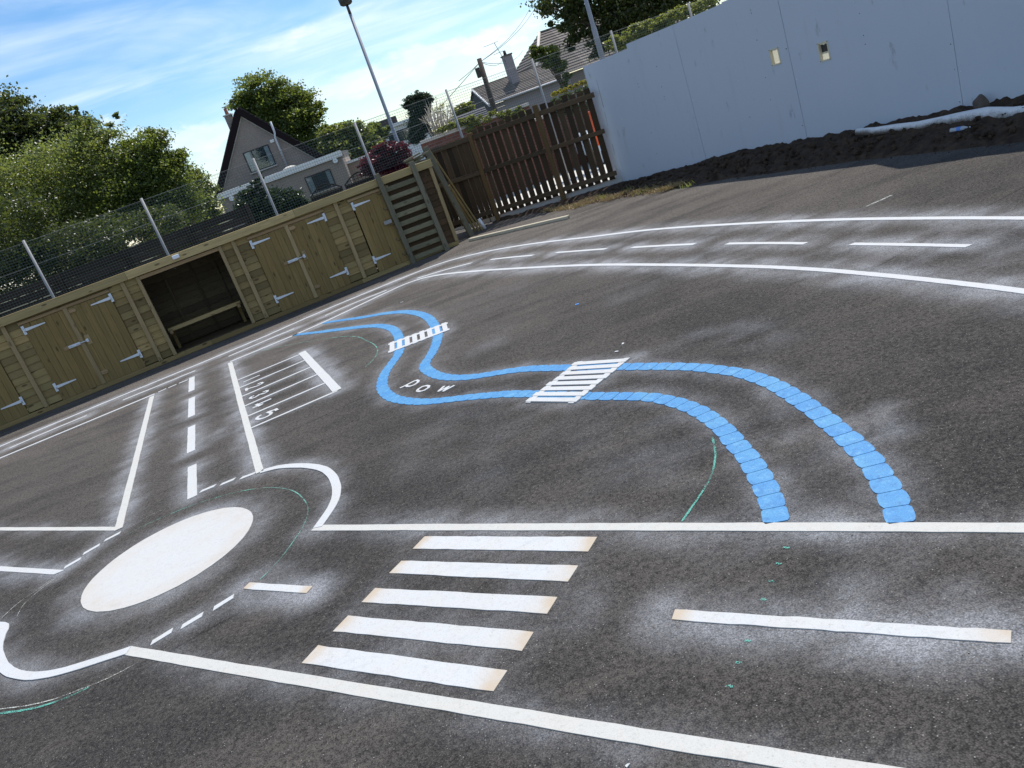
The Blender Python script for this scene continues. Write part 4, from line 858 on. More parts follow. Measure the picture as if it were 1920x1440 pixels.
blades('green_grass', [G(1179, 358, .03), G(1290, 350, .03), G(1130, 372, .03), G(1205, 362, .03)], 120, .08, MAT['leaf_lime'], 'few green grass tufts sprouting from the soil edge', .07)
ico = bmesh.new(); bmesh.ops.create_icosphere(ico, subdivisions=1, radius=1); iv_ = np.array([v.co for v in ico.verts]); if_ = np.array([[v.index for v in f.verts] for f in ico.faces]); ico.free()
CV = []; CF = []
for k in range(620):
    u = random.uniform(.7, 9.5); vf = float(np.interp(u, fe[:, 0], fe[:, 1])); t = .22+random.random()**1.2*.86; bh = float(np.interp(u, [0, .6, 1.6, 3.7, 5.3, 6.6, 13.4], [0.0, .02, .07, .23, .22, .28, .30]))
    r = random.choice((.012, .018, .018, .028, .04)) if t < .95 else random.uniform(.006, .014); c = hopt(u, t*vf, bh*max(0, 1-t)**.8*(1-.15*min(t, 1))+.03*(t < .9)+.008)
    CF += (if_+len(CV)*len(iv_)).tolist(); CV.append(np.array(c)+iv_*r*rng.uniform(.6, 1.3, (len(iv_), 3)))
tag(rawmesh('soil_clods', np.vstack(CV), CF, MAT['soil']), 'clods and crumbs of soil scattered over the heap by the hoarding', 'soil', kind='stuff')
CV = []; CF = []
for k in range(260):
    q = G(random.uniform(-40, 1960), random.uniform(420, 1480)); r = random.choice((.0012, .0015, .002, .002, .003)); CF += (if_+len(CV)*len(iv_)).tolist(); CV.append(np.array((q.x, q.y, .005+r*.5))+iv_*r*rng.uniform(.6, 1.4, (len(iv_), 3)))
tag(rawmesh('grit', np.vstack(CV), CF, plain('pale grit', (.22, .20, .18), .9, .5, 3)), 'loose grit scattered over the tarmac', 'grit', kind='stuff')
# roll of sheeting, stone, bottle
rp = [onplane(x_, y_, hopt(0, .34, 0), HO_AZ) for x_, y_ in [(1607, 247), (1640, 246), (1680, 242), (1720, 237), (1760, 230), (1800, 224), (1850, 216), (1900, 215), (1960, 207), (2060, 194)]]
rr_ = [.045, .058, .06, .066, .072, .085, .098, .088, .085, .085]
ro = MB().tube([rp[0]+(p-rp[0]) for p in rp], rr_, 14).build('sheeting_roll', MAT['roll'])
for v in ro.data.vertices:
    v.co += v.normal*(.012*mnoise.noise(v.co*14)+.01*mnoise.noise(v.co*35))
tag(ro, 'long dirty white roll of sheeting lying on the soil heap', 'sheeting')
def rock(name, c, r, label, seed, mat='rock'):
    bm = bmesh.new(); bmesh.ops.create_icosphere(bm, subdivisions=3, radius=1)
    for v in bm.verts:
        n = mnoise.noise(v.co*1.3+Vector((seed, 0, 0))); v.co = Vector((v.co.x*r[0], v.co.y*r[1], v.co.z*r[2]))*(1+.22*n)
    me = bpy.data.meshes.new(name); bm.to_mesh(me); bm.free(); me.materials.append(MAT[mat])
    for p in me.polygons: p.use_smooth = True
    o = bpy.data.objects.new(name, me); COL.objects.link(o); o.location = c; return tag(o, label, 'stone')
rock('boulder', onplane(1840, 197, hopt(0, .16, 0), HO_AZ), (.085, .08, .125), 'upright brown boulder on the soil behind the white roll', 3)
bc = onplane(1800, 243, hopt(0, .62, 0), HO_AZ); bt = thing('plastic_bottle', 'clear empty plastic bottle lying on the soil below the white roll', 'bottle', bc, HO_AZ+.15)
MB().tube([(-.11, 0, 0), (-.105, 0, 0), (.045, 0, 0), (.075, 0, 0), (.095, 0, 0), (.105, 0, 0)], [.025, .035, .035, .026, .014, .013], 14).build('body', MAT['bottle'], bt)
MB().tube([(.106, 0, 0), (.125, 0, 0)], .015, 12).build('cap', MAT['white_plastic'], bt)
MB().tube([(-.03, 0, 0), (.02, 0, 0)], .0358, 14, caps=False).build('wrap', plain('blue label', (.08, .2, .55), .4), bt)
sc_ = MB().slab([(-.03, -.02), (.04, -.03), (.05, .02), (-.02, .03)], 0, .004).build('plastic_scrap', MAT['blue_scrap']); sc_.scale = (.55, .55, 1); sc_.location = G(1081, 571, .006); tag(sc_, 'tiny blue plastic scrap on the bare tarmac beyond the river', 'scrap')
for i, (q, w_) in enumerate([((753, 567), 'just above the blue river bend'), ((1168, 645), 'above the larger bridge, farther piece'), ((1158, 659), 'above the larger bridge, nearer piece'), ((1178, 1434), 'at the bottom edge of the view')]):
    o = MB().slab([(-.03+.01*i, -.012), (.035, -.02), (.045, .012), (-.02, .018)], 0, .004).build('paint_fleck', MAT['white']); o.location = G(*q, .006); o.rotation_euler = (0, 0, i*1.3); o.scale = (.6, .6, 1) if i != 3 else (.3, .3, 1); tag(o, 'small white paint fleck on the tarmac '+w_, 'paint fleck', 'loose white paint flecks')

# ================================================================== MESH FENCE
ME_AZ = rad(15); ME_P = SH_P-sn*1.7
mf = thing('mesh_fence', 'galvanised wire mesh fence on thin posts behind the shed', 'fence', ME_P, ME_AZ)
mu = [-4.9, -2.77, -0.65, 1.47, 3.63, 5.83, 7.96, 10.01, 12.05, 14.04, 16.1, 18.1, 20.1]
for i, u in enumerate(mu):
    MB().tube([(u, 0, -.03), (u, 0, 2.79+u*.008)], .026, 8).build('post', MAT['galv'], mf)
    if i == len(mu)-1: break
    u1 = mu[i+1]; m = MB(); zt = 2.74+u*.008; zb_ = .95 if u < 7 or u > 11 else 1.8; hw = .0019
    n = round((u1-u)/.05)
    for k in range(1, n): xx = u+(u1-u)*k/n; m.add([(xx-hw, .0, zb_), (xx+hw, .0, zb_), (xx+hw, .0, zt), (xx-hw, .0, zt)], [(0, 1, 2, 3)]); 
    nz = round((zt-zb_)/.05)
    for k in range(nz+1): zz = zb_+(zt-zb_)*k/nz; m.add([(u+.03, -.003, zz-hw*1.2), (u1-.03, -.003, zz-hw*1.2), (u1-.03, -.003, zz+hw*1.2), (u+.03, -.003, zz+hw*1.2)], [(0, 1, 2, 3)])
    m.build('mesh_panel', MAT['wire'], mf)
    m = MB()
    for zz in (zt+.005, zt-.42): m.tube([(u, -.012, zz), (u1, -.012, zz+.016)], .0028, 6, caps=False)
    m.build('line_wire', MAT['galv'], mf)
# old dark board fence behind it
OF_P = SH_P-sn*2.3
of = thing('board_fence', 'old dark brown board fence with posts behind the mesh fence', 'fence', OF_P, ME_AZ)
fu = [-3.3, -2.1, -.85, .35, 1.62, 2.9, 4.15, 5.4]
for i, u in enumerate(fu):
    MB().box(u-.04, u+.04, -.06, .0, 0, 2.06+random.uniform(-.03, .03)).build('post', MAT['old_fence'], of, bevel=.005)
    if i == len(fu)-1: break
    for k in range(12): z = .1+k*.163; MB().box(u+.0, fu[i+1]-.0, .002+.004*(k % 2), .022+.004*(k % 2), z+random.uniform(0, .012), z+.155).build('fence_board', MAT['old_fence'], of)

# ================================================================== FOLIAGE
def leaf_cloud(name, blobs, nclump, nleaf, size, mat, parent=None, flat=.6, shell=.5, csig=.17):
    V = []
    tot = sum(b[3]**2 for b in blobs)
    for (x, y, z, r) in blobs:
        k = max(4, int(nclump*r*r/tot))
        d = rng.normal(size=(k, 3)); d /= np.linalg.norm(d, axis=1)[:, None]
        rad_ = r*(shell+(1.05-shell)*rng.random(k)**.6)
        cc_ = np.array([x, y, z])+d*rad_[:, None]*np.array([1, 1, .92])
        sig = r*csig*rng.uniform(.6, 1.5, k)
        n = np.maximum(6, (nleaf*rng.uniform(.5, 1.5, k)).astype(int))
        C = np.repeat(cc_, n, 0)+rng.normal(size=(n.sum(), 3))*np.repeat(sig, n)[:, None]*np.array([1.15, 1.15, flat])
        V.append(C)
    C = np.vstack(V); N = len(C)
    nrm = rng.normal(size=(N, 3))+np.array([0, 0, .7]); nrm /= np.linalg.norm(nrm, axis=1)[:, None]
    t = rng.normal(size=(N, 3))+np.array([0, 0, -.4]); t -= nrm*(t*nrm).sum(1)[:, None]; t /= np.linalg.norm(t, axis=1)[:, None]+1e-9
    b = np.cross(nrm, t); s = size*rng.uniform(.55, 1.25, N)[:, None]
    P = np.stack([C-t*s*.5, C+b*s*.32, C+t*s*.5+nrm*s*.08, C-b*s*.32], 1).reshape(-1, 3)
    return rawmesh(name, P, np.arange(4*N).reshape(N, 4), mat, parent)
def pxblobs(L, Y):
    out = []
    for q in L:
        p = at(q[0], q[1], Y+(q[3] if len(q) > 3 else 0)); out.append((p.x, p.y, p.z, q[2]/F*Y))
    return out
def tree(name, label, cat, L, Y, mat, size, nclump, nleaf, trunk, group=None, bark='bark', tr=.14, limbs=7, **k):
    B = pxblobs(L, Y); base = Vector((trunk[0], trunk[1], -.03))
    t = thing(name, label, cat, base, 0, group)
    Bl = [(x-base.x, y-base.y, z-base.z, r) for x, y, z, r in B]
    leaf_cloud('crown', Bl, nclump, nleaf, size, mat, t, **k)
    cx, cy, cz = np.mean([b[:3] for b in Bl], 0); m = MB()
    top = Vector((cx, cy, cz)); mid = Vector((cx*.2, cy*.2, cz*.5))
    m.tube([(0, 0, 0), mid, top*.8+mid*.2, top+Vector((0, 0, .2))], [tr*1.25, tr, tr*.6, tr*.25], 8)
    for i in range(min(limbs, len(Bl)*2)):
        b = Bl[i % len(Bl)]; s_ = mid.lerp(top, random.uniform(.1, .8)); e = Vector(b[:3])+Vector((random.uniform(-.4, .4), random.uniform(-.4, .4), random.uniform(-.1, .5)))*b[3]
        m.tube([s_, s_.lerp(e, .5)+Vector((0, 0, .1)), e], [tr*.45, tr*.28, tr*.08], 6)
    m.build('trunk', MAT[bark], t); return t
gt = 'trees and bushes beyond the shed'
tree('tree', 'dark rounded tree at the top left, farthest back of the left group', 'tree', [(-20,250,75),(25,235,48),(75,228,36),(120,236,32),(65,290,62),(150,262,38),(0,310,80),(110,290,48)], 27, MAT['leaf_dark'], .105, 520, 120, (-10.6, 27), gt, csig=.15)
tree('tree', 'tall light green tree with wispy top shoots left of the gabled house', 'tree', [(130,330,75),(190,300,58),(160,255,30),(205,265,28),(60,380,85),(150,400,85),(215,350,60),(0,350,70),(-30,440,90),(70,450,70),(150,225,14),(212,238,14),(140,205,7),(216,218,7)], 21, MAT['leaf_light'], .068, 900, 95, (-7.9, 21), gt)
tree('tree', 'mid green tree leaning out with a loose round top, next to the gabled house', 'tree', [(285,275,32),(262,300,38),(300,310,42),(325,300,22),(272,350,56),(318,350,46),(240,390,60),(325,395,48)], 20.6, MAT['leaf_mid'], .066, 600, 95, (-5.9, 20.7), gt)
tree('tree', 'low bright green tree just left of the house wall', 'tree', [(362,345,26),(380,372,26),(350,385,42),(385,405,24),(368,425,38),(330,440,45)], 22.5, MAT['leaf_light'], .07, 380, 90, (-5.6, 22.5), gt)
tree('bush', 'dark shaded thicket low behind the mesh fence at the left', 'bush', [(-30,500,70),(70,495,60),(150,470,62),(230,455,55),(300,425,40),(190,500,45),(20,440,70)], 18.6, MAT['leaf_dark'], .07, 520, 75, (-7.3, 18.6), gt, tr=.05, limbs=10)
tree('tree', 'broad dark sycamore with tiered branches behind the gabled house', 'tree', [(470,172,26),(455,198,22),(500,165,26),(530,178,30),(500,205,40),(545,215,40),(575,200,24),(597,210,15),(520,240,40),(560,250,40),(585,240,24),(600,262,24),(535,275,40),(580,285,36)], 62, MAT['leaf_mid'], .19, 560, 110, (-8.6, 62), gt, tr=.35, csig=.2, flat=.45)
tree('tree', 'loose mid green tree right of the sycamore, above the flat roof', 'tree', [(628,262,24),(655,248,22),(682,256,20),(648,280,32),(690,278,22),(615,250,16),(700,270,12),(625,290,24)], 55, MAT['leaf_light'], .22, 260, 75, (-5.2, 55), gt, tr=.2)
tree('bush', 'purple leaved bush by the thin lamp column behind the shed', 'bush', [(702,298,16),(722,285,18),(745,288,20),(760,298,14),(715,310,24),(745,312,22),(690,315,16),(735,272,6)], 19.2, MAT['leaf_purple'], .055, 330, 70, (-.9, 19.2), gt, tr=.04)
tree('bush', 'glossy dark evergreen bush with pale new leaves above the shed doors', 'bush', [(475,388,28),(510,380,26),(545,378,22),(495,405,30),(540,395,26),(478,350,11),(485,330,8),(498,362,12),(460,398,18),(568,383,12),(462,372,14)], 18.0, MAT['leaf_holly'], .06, 360, 75, (-3.3, 18.0), gt, tr=.04)
tree('conifer', 'clipped blackish conifer with an overhanging top beyond the lane', 'tree', [(770,192,12),(785,186,14),(800,188,11),(765,200,8),(783,205,15),(786,222,15),(784,240,16),(780,256,14),(795,200,12)], 34, MAT['leaf_yew'], .08, 320, 80, (.6, 34), gt, tr=.1, csig=.2)
tree('bush', 'lime green shrub far off between the poles', 'bush', [(868,206,12),(878,200,8),(860,214,9)], 48, MAT['leaf_lime'], .14, 90, 50, (2.9, 48), gt, tr=.05)
tree('tree', 'small green tree far off behind the white flats', 'tree', [(700,244,12),(716,250,10),(728,240,6)], 80, MAT['leaf_mid'], .3, 90, 40, (-3.6, 80), gt, tr=.15)
tree('tree', 'large blackish tree overhanging the roof behind the hoarding', 'tree', [(1045,22,26),(1075,40,34),(1105,25,44),(1140,50,44),(1180,20,60),(1235,5,58),(1290,-15,50),(1080,70,22),(1120,78,26),(1170,72,28),(1050,-40,60),(1150,-80,90),(1260,-80,90)], 25.5, MAT['leaf_dark'], .10, 640, 90, (7.2, 25.5), gt, tr=.25, csig=.15)
tree('tree', 'thin branch of brownish green leaves hanging before the tiled roof', 'tree', [(1010,100,13),(1030,112,15),(1050,125,12),(1000,92,7),(1035,98,12),(1062,140,8),(1060,160,8)], 24, MAT['leaf_mid'], .085, 150, 40, (4.4, 24), gt, tr=.05)
tree('hedge', 'tall yellow green hedge showing above the grey hoarding', 'hedge', [(1150,80,12),(1172,70,12),(1195,58,13),(1220,48,13),(1245,38,14),(1270,28,14),(1300,16,14),(1330,4,15),(1165,92,14),(1205,78,16),(1250,58,18),(1300,38,18),(1180,105,18),(1230,90,20)], 20.3, MAT['leaf_lime'], .06, 360, 60, (5.6, 20.3), gt, tr=.03)
tree('hedge', 'low golden clipped hedge top above the right end of the slatted fence', 'hedge', [(1040,176,4.5),(1050,172,4.5),(1060,168,4.5),(1070,164,4.5),(1080,160,4.5),(1090,156,4.5),(1100,152,4.5),(1108,149,4.5)], 19.7, MAT['leaf_gold'], .035, 260, 45, (3.6, 19.7), gt, tr=.015, shell=.2)
tree('bush', 'dark hedge body under the golden hedge top', 'bush', [(1045,192,11),(1065,185,11),(1085,177,11),(1105,170,11),(1040,210,12),(1070,205,13),(1100,195,13)], 20.0, MAT['leaf_dark'], .06, 160, 45, (3.75, 20.0), gt, tr=.03)
# bare pale shrub
bs = thing('bare_shrub', 'bare shrub of pale fanning twigs beyond the lane', 'bush', (1.3, 23, -.03), 0, gt); m = MB()
for i in range(46):
    x0 = at(818+random.uniform(-5, 5), 252, 23); x1 = at(random.uniform(788, 850), random.uniform(186, 218), 23+random.uniform(-.6, .6)); b0 = x0-Vector(bs.location); b1 = x1-Vector(bs.location); b0.z = x0.z-.6
    mid_ = b0.lerp(b1, .5)+Vector((random.uniform(-.05, .05), 0, random.uniform(0, .1))); m.tube([b0, mid_, b1], [.016, .011, .004], 5)
    for _ in range(3):
        s_ = b0.lerp(b1, random.uniform(.4, .9)); m.tube([s_, s_+Vector((random.uniform(-.2, .2), random.uniform(-.1, .1), random.uniform(.08, .25)))], [.006, .002], 4)
m.build('twigs', MAT['birch'], bs); m = MB(); m.tube([(-.0, 0, 0), (at(818, 252, 23)-Vector(bs.location))-Vector((0, 0, .5))], [.06, .04], 7); m.build('stem', MAT['birch'], bs)
Bl = pxblobs([(835, 205, 12), (820, 215, 14), (845, 225, 10)], 23.4); leaf_cloud('leaves', [(x-1.3, y-23, z+.03, r) for x, y, z, r in Bl], 60, 14, .04, MAT['leaf_lime'], bs)

# ================================================================== HOUSES
def S(X, z, Y0, Yn): return X*Yn/Y0, H+(z-H)*Yn/Y0        # carries a point along its sight line to a farther plane
YE, YG = 46.5, 51.2
def E_(X, z): return S(X, z, 30, YE)
def GG(X, z): return S(X, z, 33, YG)
hs = thing('gabled_house', 'grey pebbledash house with a steep dark-edged gable and flat-roofed extension', 'house', (-9, YE, 0))
def hl(m): 
    m.v = [(x+9, y-YE, z) for x, y, z in m.v]; return m
ax, az_ = GG(-6.21, 5.36); lx, lz = GG(-8.25, 2.72); rx, rz_ = GG(-3.95, 2.72)
hl(MB().prism([(lx, 0), (rx, 0), (rx, rz_), (ax, az_), (lx, lz)], YG, YG+.3)).build('gable_wall', MAT['harl'], hs)
# roof slopes in courses behind the bargeboards
for (ex, ez), sgn in (((lx, lz), -1), ((rx, rz_), 1)):
    n = 20; dx_, dz_ = ex-ax, ez-az_; L_ = math.hypot(dx_, dz_); ux, uz = dx_/L_, dz_/L_; nxn, nzn = (-uz*-1, ux) if False else ((-uz, ux) if sgn < 0 else (uz, -ux)); 
    if nzn < 0: nxn, nzn = -nxn, -nzn
    for k in range(n):
        a0, a1 = L_*1.07*k/n, L_*1.07*(k+1)/n+.05
        P0 = (ax+ux*a0+nxn*.13, az_+uz*a0+nzn*.13); P1 = (ax+ux*a1+nxn*.18, az_+uz*a1+nzn*.18); P2 = (ax+ux*a1+nxn*.10, az_+uz*a1+nzn*.10); P3 = (ax+ux*a0+nxn*.09, az_+uz*a0+nzn*.09)
        m = MB().prism([P0, P1, P2, P3], YG-.12, YG+9); m.v = [(x-.27*(y-YG), y, z) for x, y, z in m.v]; hl(m).build('tile_course', MAT['tile_dark'], hs)
    b0 = (ax+nxn*.09, az_+nzn*.09+.03); b1 = (ax+ux*L_*1.06+nxn*.09, az_+uz*L_*1.06+nzn*.09); w = .30
    hl(MB().prism([b0, b1, (b1[0]-nxn*w, b1[1]-nzn*w), (b0[0]-nxn*w, b0[1]-nzn*w-.1)], YG-.16-.01*sgn, YG-.02)).build('bargeboard', MAT['barge'], hs)
    hl(MB().prism([(b0[0]-nxn*(w+.003), b0[1]-nzn*w-.1), (b1[0]-nxn*(w+.003), b1[1]-nzn*(w+.003)), (b1[0]-nxn*(w+.06), b1[1]-nzn*(w+.06)), (b0[0]-nxn*(w+.06), b0[1]-nzn*(w+.06)-.1)], YG-.05-.01*sgn, YG-.01)).build('verge_trim', MAT['coping'], hs)
# extension
e0, et = E_(-7.42, 2.70); e1, _ = E_(-2.93, 2.70); _, eb = E_(-7.4, 2.49)
hl(MB().box(e0, e1-.02, YE, YG-.01, 0, eb)).build('extension_wall', MAT['harl'], hs)
hl(MB().box(e0-.05, e1+.05, YE-.14, YE-.02, eb, et)).build('fascia', MAT['white_paint'], hs, bevel=.01)
f0 = hl(MB().add([(e0-.05, YE-.14, eb), (e0-.05, YE-.14, et), (e0-.45, YE+1.0, et), (e0-.45, YE+1.0, eb), (e0+.05, YE-.02, eb), (e0+.05, YE-.02, et), (e0-.35, YE+1.0, et), (e0-.35, YE+1.0, eb)], [(0,1,2,3),(7,6,5,4),(0,4,5,1),(3,2,6,7),(1,5,6,2),(0,3,7,4)])); f0.build('fascia', MAT['white_paint'], hs)
hl(MB().box(e0-.02, e1+.02, YE-.0, YG-.02, eb+.01, et-.04)).build('flat_roof', MAT['felt'], hs)
bx0, bz = S(-3.0, 2.26, 31, YE+1.5); bx1, _ = S(-1.6, 2.26, 31, YE+1.5)
hl(MB().box(bx0, bx1, YE+1.5, YE+5, 0, bz-.13)).build('side_wall', plain('warm brown render', (.34, .25, .19), .9, .1, 8), hs)
hl(MB().box(bx0-.05, bx1+.05, YE+1.4, YE+5, bz-.13, bz)).build('side_fascia', MAT['white_paint'], hs)
def window(parent, f, x0, x1, z0, z1, y, mull, tr, dep=.05, curtains=True):
    m = MB(); w = .055
    m.box(x0, x1, y-dep, y, z0, z0+w); m.box(x0, x1, y-dep, y, z1-w, z1); m.box(x0, x0+w, y-dep, y, z0+w, z1-w); m.box(x1-w, x1, y-dep, y, z0+w, z1-w); m.box(mull-w/2, mull+w/2, y-dep, y, z0+w, z1-w)
    wi = f(m).build('window', MAT['dark_frame'], parent)
    for a_, b_ in ((x0+w, mull-w/2), (mull+w/2, x1-w)): f(MB().box(a_, b_, y-.02, y-.012, z0+w, z1-w)).build('pane', MAT['pane'], wi)
    f(MB().box(x0+w, x1-w, y-.0045, y-.002, z0+w, z1-w)).build('room_shade', plain('room shade with sky tint', (.10, .13, .155), .9), wi)  # flat sheet for the room's shade, colour lifted for sky reflected in panes
    if curtains:
        for a_, b_ in ((x0+w, x0+w+(mull-x0)*.62), (x1-w-(x1-x0)*.16, x1-w)):
            f(MB().box(a_, b_, y-.010, y-.006, z0+w, z1-w)).build('curtain', MAT['curtain'], wi)
    f(MB().box(x0-.06, x1+.06, y-dep-.07, y, z0-.07, z0-.002)).build('sill', MAT['coping'], wi)
a0, z1_ = GG(-6.71, 3.85); a1, z0_ = GG(-5.68, 3.06); mu_, _ = GG(-6.38, 3.5); window(hs, hl, a0, a1, z0_, z1_, YG, mu_, 0)
a0, z1_ = E_(-4.44, 2.235); a1, z0_ = E_(-3.48, 1.62); mu_, _ = E_(-4.12, 2); window(hs, hl, a0, a1, z0_, z1_, YE, mu_, 0)
a0, z1_ = E_(-5.62, 2.26); a1, z0_ = E_(-5.45, 2.13); hl(MB().box(a0, a1, YE-.04, YE-.002, z0_, z1_)).build('small_window', MAT['dark_frame'], hs)
for q in ((-7.08, 2.43), (-3.19, 2.44)):
    x_, z_ = E_(*q); m = MB(); m.tube([(x_, YE-.15, z_-.03), (x_, YE-.005, z_-.03)], .14, 12); hl(m).build('wall_light', MAT['white_plastic'], hs)
x_, z_ = GG(-5.48, 3.9); hl(MB().box(x_-.13, x_+.13, YG-.06, YG-.003, z_-.09, z_+.09)).build('wall_vent', MAT['white_paint'], hs, bevel=.02)
pp = [GG(-5.31, 2.80), GG(-5.31, 3.98), GG(-5.25, 4.14), GG(-5.24, 4.56)]
m = MB(); m.tube([(x_, YG-.22, z_) for x_, z_ in pp], .06, 8); hl(m).build('vent_pipe', MAT['pipe_grey'], hs)
dx0, dzz = E_(-5.12, 2.72); dx1, _ = E_(-4.60, 2.72)
dm = MB(); dm.tube([((dx0+dx1)/2, YE+.6, et-.02), ((dx0+dx1)/2, YE+.6, et+.06), ((dx0+dx1)/2, YE+.6, et+.13)], [(dx1-dx0)/2, (dx1-dx0)/2.3, (dx1-dx0)/6], 16); hl(dm).build('roof_dome', MAT['coping'], hs)
c0, c1z = GG(-6.93, 5.30); c1, _ = GG(-6.67, 5.3); hl(MB().box(c0, c1, YG+.9, YG+1.35, 4.5, c1z+.06)).build('chimney', MAT['harl'], hs)
hl(MB().box(c0-.05, c1+.05, YG+.85, YG+1.4, c1z+.06, c1z+.13)).build('chimney_cap', MAT['coping'], hs)
m = MB(); m.tube([((c0+c1)/2, YG+1.1, c1z+.13), ((c0+c1)/2, YG+1.1, c1z+.50)], [.11, .09], 10); hl(m).build('chimney_pot', MAT['terracotta'], hs)
m = MB(); m.box((c0+c1)/2-.14, (c0+c1)/2+.14, YG+1.0, YG+1.2, c1z+.56, c1z+.6); m.tube([((c0+c1)/2, YG+1.1, c1z+.5), ((c0+c1)/2, YG+1.1, c1z+.57)], .03, 6); hl(m).build('pot_cowl', MAT['coping'], hs)
# trellis arches before it
for x0p, x1p, yb, w_ in (((583, 374), (642, 352), 349, 'left one, before the ground floor window'), ((647, 350), (702, 316), 322, 'right one, beside the purple bush')):
    p0 = at(*x0p, 19.4); p1 = at(*x1p, 19.4); zb_ = min(p0.z, p1.z)-.5; zb2 = 1.72; wd = p1.x-p0.x; hh = .16+.02
    tr_ = thing('trellis_panel', 'brown arched lattice trellis top, '+w_, 'trellis', (p0.x, 19.4, 0), 0, 'arched trellis panels')
    pts = [(wd*k/14, 0, zb2+hh*math.sin(math.pi*k/14)) for k in range(15)]
    mA = MB()
    for i in range(14): mA.beam(pts[i], pts[i+1], .03, .022, (0, 1, 0))
    mA.build('arch_rail', MAT['old_fence'], tr_); MB().box(0, wd, -.012, .012, zb2-.9, zb2-.0).build('lower_panel', MAT['old_fence'], tr_)
    for k in range(1, 9): x_ = wd*k/9; MB().box(x_-.006, x_+.006, -.006, .006, zb2, zb2+hh*math.sin(math.pi*k/9)).build('upright_lath', MAT['old_fence'], tr_)
    for k in range(1, 3): z_ = hh*k/3; s_ = wd*math.asin(k/3)/math.pi; MB().box(s_, wd-s_, .007, .014, zb2+z_-.006, zb2+z_+.006).build('cross_lath', MAT['old_fence'], tr_)
# ---- second house: long tiled roof with chimney, hipped main roof behind
Y2 = 56.0
def B2(X, z): return S(X, z, 36, Y2)
h2 = thing('tiled_house', 'house with a long grey tiled roof and chimney beyond the lane', 'house', (0, 0, 0)); 
ex0, ez0 = B2(3.10, 2.51); rx0, rz0 = B2(2.62, 3.36); rot2 = rad(12.5); O2 = Vector((ex0, Y2, 0))
h2.location = O2; h2.rotation_euler = (0, 0, rot2)
RUN = 2.6; RISE = rz0-ez0-.02; LEN = 6.2
def tile_slope(parent, x0, x1, run, z0, rise, n, y0=0, shrink0=0.0, shrink1=0.0, mat='tile_grey', sgn=1):
    for k in range(n):
        t0, t1 = k/n, (k+1)/n; a0, a1 = x0+shrink0*t0, x1-shrink1*t0; b0, b1 = x0+shrink0*t1, x1-shrink1*t1
        yA, yB = y0+sgn*run*t0, y0+sgn*run*t1; zA, zB = z0+rise*t0, z0+rise*t1
        v = [(a0, yA-sgn*.05, zA+.045), (a1, yA-sgn*.05, zA+.045), (b1, yB, zB+.01), (b0, yB, zB+.01), (a0, yA-sgn*.05, zA), (a1, yA-sgn*.05, zA), (b1, yB, zB-.03), (b0, yB, zB-.03)]
        MB().add(v, [(0,1,2,3),(7,6,5,4),(0,4,5,1),(1,5,6,2),(2,6,7,3),(3,7,4,0)]).build('tile_course', MAT[mat], parent)
tile_slope(h2, 0, LEN, RUN, ez0, RISE, 13)
tile_slope(h2, 0, LEN, RUN, ez0-.0, RISE, 6, y0=2*RUN, sgn=-1)
MB().box(-.02, LEN, RUN-.08, RUN+.08, ez0+RISE-.02, ez0+RISE+.06).build('ridge_tiles', MAT['tile_grey'], h2)
MB().prism_yz([(0.05, 0), (2*RUN-.05, 0), (2*RUN-.05, ez0-.05), (RUN, ez0+RISE-.05), (.05, ez0-.05)], .10, .3).build('gable_wall', MAT['slate_hung'], h2)
MB().add([(-.05, -.06, ez0), (-.05, RUN, ez0+RISE+.05), (-.05, RUN, ez0+RISE-.09), (-.05, -.06, ez0-.14), (.06, -.06, ez0), (.06, RUN, ez0+RISE+.05), (.06, RUN, ez0+RISE-.09), (.06, -.06, ez0-.14)], [(0,1,2,3),(7,6,5,4),(0,4,5,1),(1,5,6,2),(2,6,7,3),(3,7,4,0)]).build('verge_board', MAT['white_paint'], h2)
for k in range(9): MB().box(.25, LEN, .28+.012*(k % 2), .35, .2+k*.27, .2+k*.27+.262 if k < 8 else ez0-.1).build('cladding_board', MAT['cladding'], h2)
m = MB(); m.tube([(-.05, -.10, ez0-.02), (LEN, -.10, ez0-.02)], .06, 8); m.build('gutter', MAT['pipe_grey'], h2)
def inv2(p): q = Vector(p)-O2; c_, s_ = math.cos(-rot2), math.sin(-rot2); return Vector((q.x*c_-q.y*s_, q.x*s_+q.y*c_, q.z))
ctop = at(958.5, 100.3, Y2+1.2); ci = inv2(ctop); cw = .28
MB().box(ci.x-cw, ci.x+cw, 1.35, 1.95, ez0+.5, ci.z).build('chimney', MAT['cladding'], h2)
MB().box(ci.x-cw-.05, ci.x+cw+.05, 1.30, 2.0, ci.z, ci.z+.09).build('chimney_cap', MAT['tile_grey'], h2)
m = MB(); m.tube([(ci.x-.06, 1.65, ci.z+.09), (ci.x-.06, 1.65, ci.z+.38)], [.11, .09], 10); m.build('chimney_pot', MAT['lamp_dark'], h2)
ae = MB(); ab = Vector((ci.x-cw, 1.4, ci.z-.4)); at2 = inv2(at(940.5, 71.5, Y2+.2)); at2.y = 1.4; ae.tube([ab, at2], .02, 6)
for z_, l_, h_ in ((0, .75, 0), (.75, .42, .08)):
    c = at2.lerp(ab, z_*.62); ae.tube([c+Vector((-l_, .1, -.03)), c+Vector((.25, -.05, .02))], .013, 5)
    for k in range(5): q = c+Vector((-l_+k*l_*.26, .1-.02*k, -.02)); ae.tube([q+Vector((0, -.12, .0)), q+Vector((0, .12, .0))], .008, 4)
ae.build('aerial', MAT['galv'], h2)
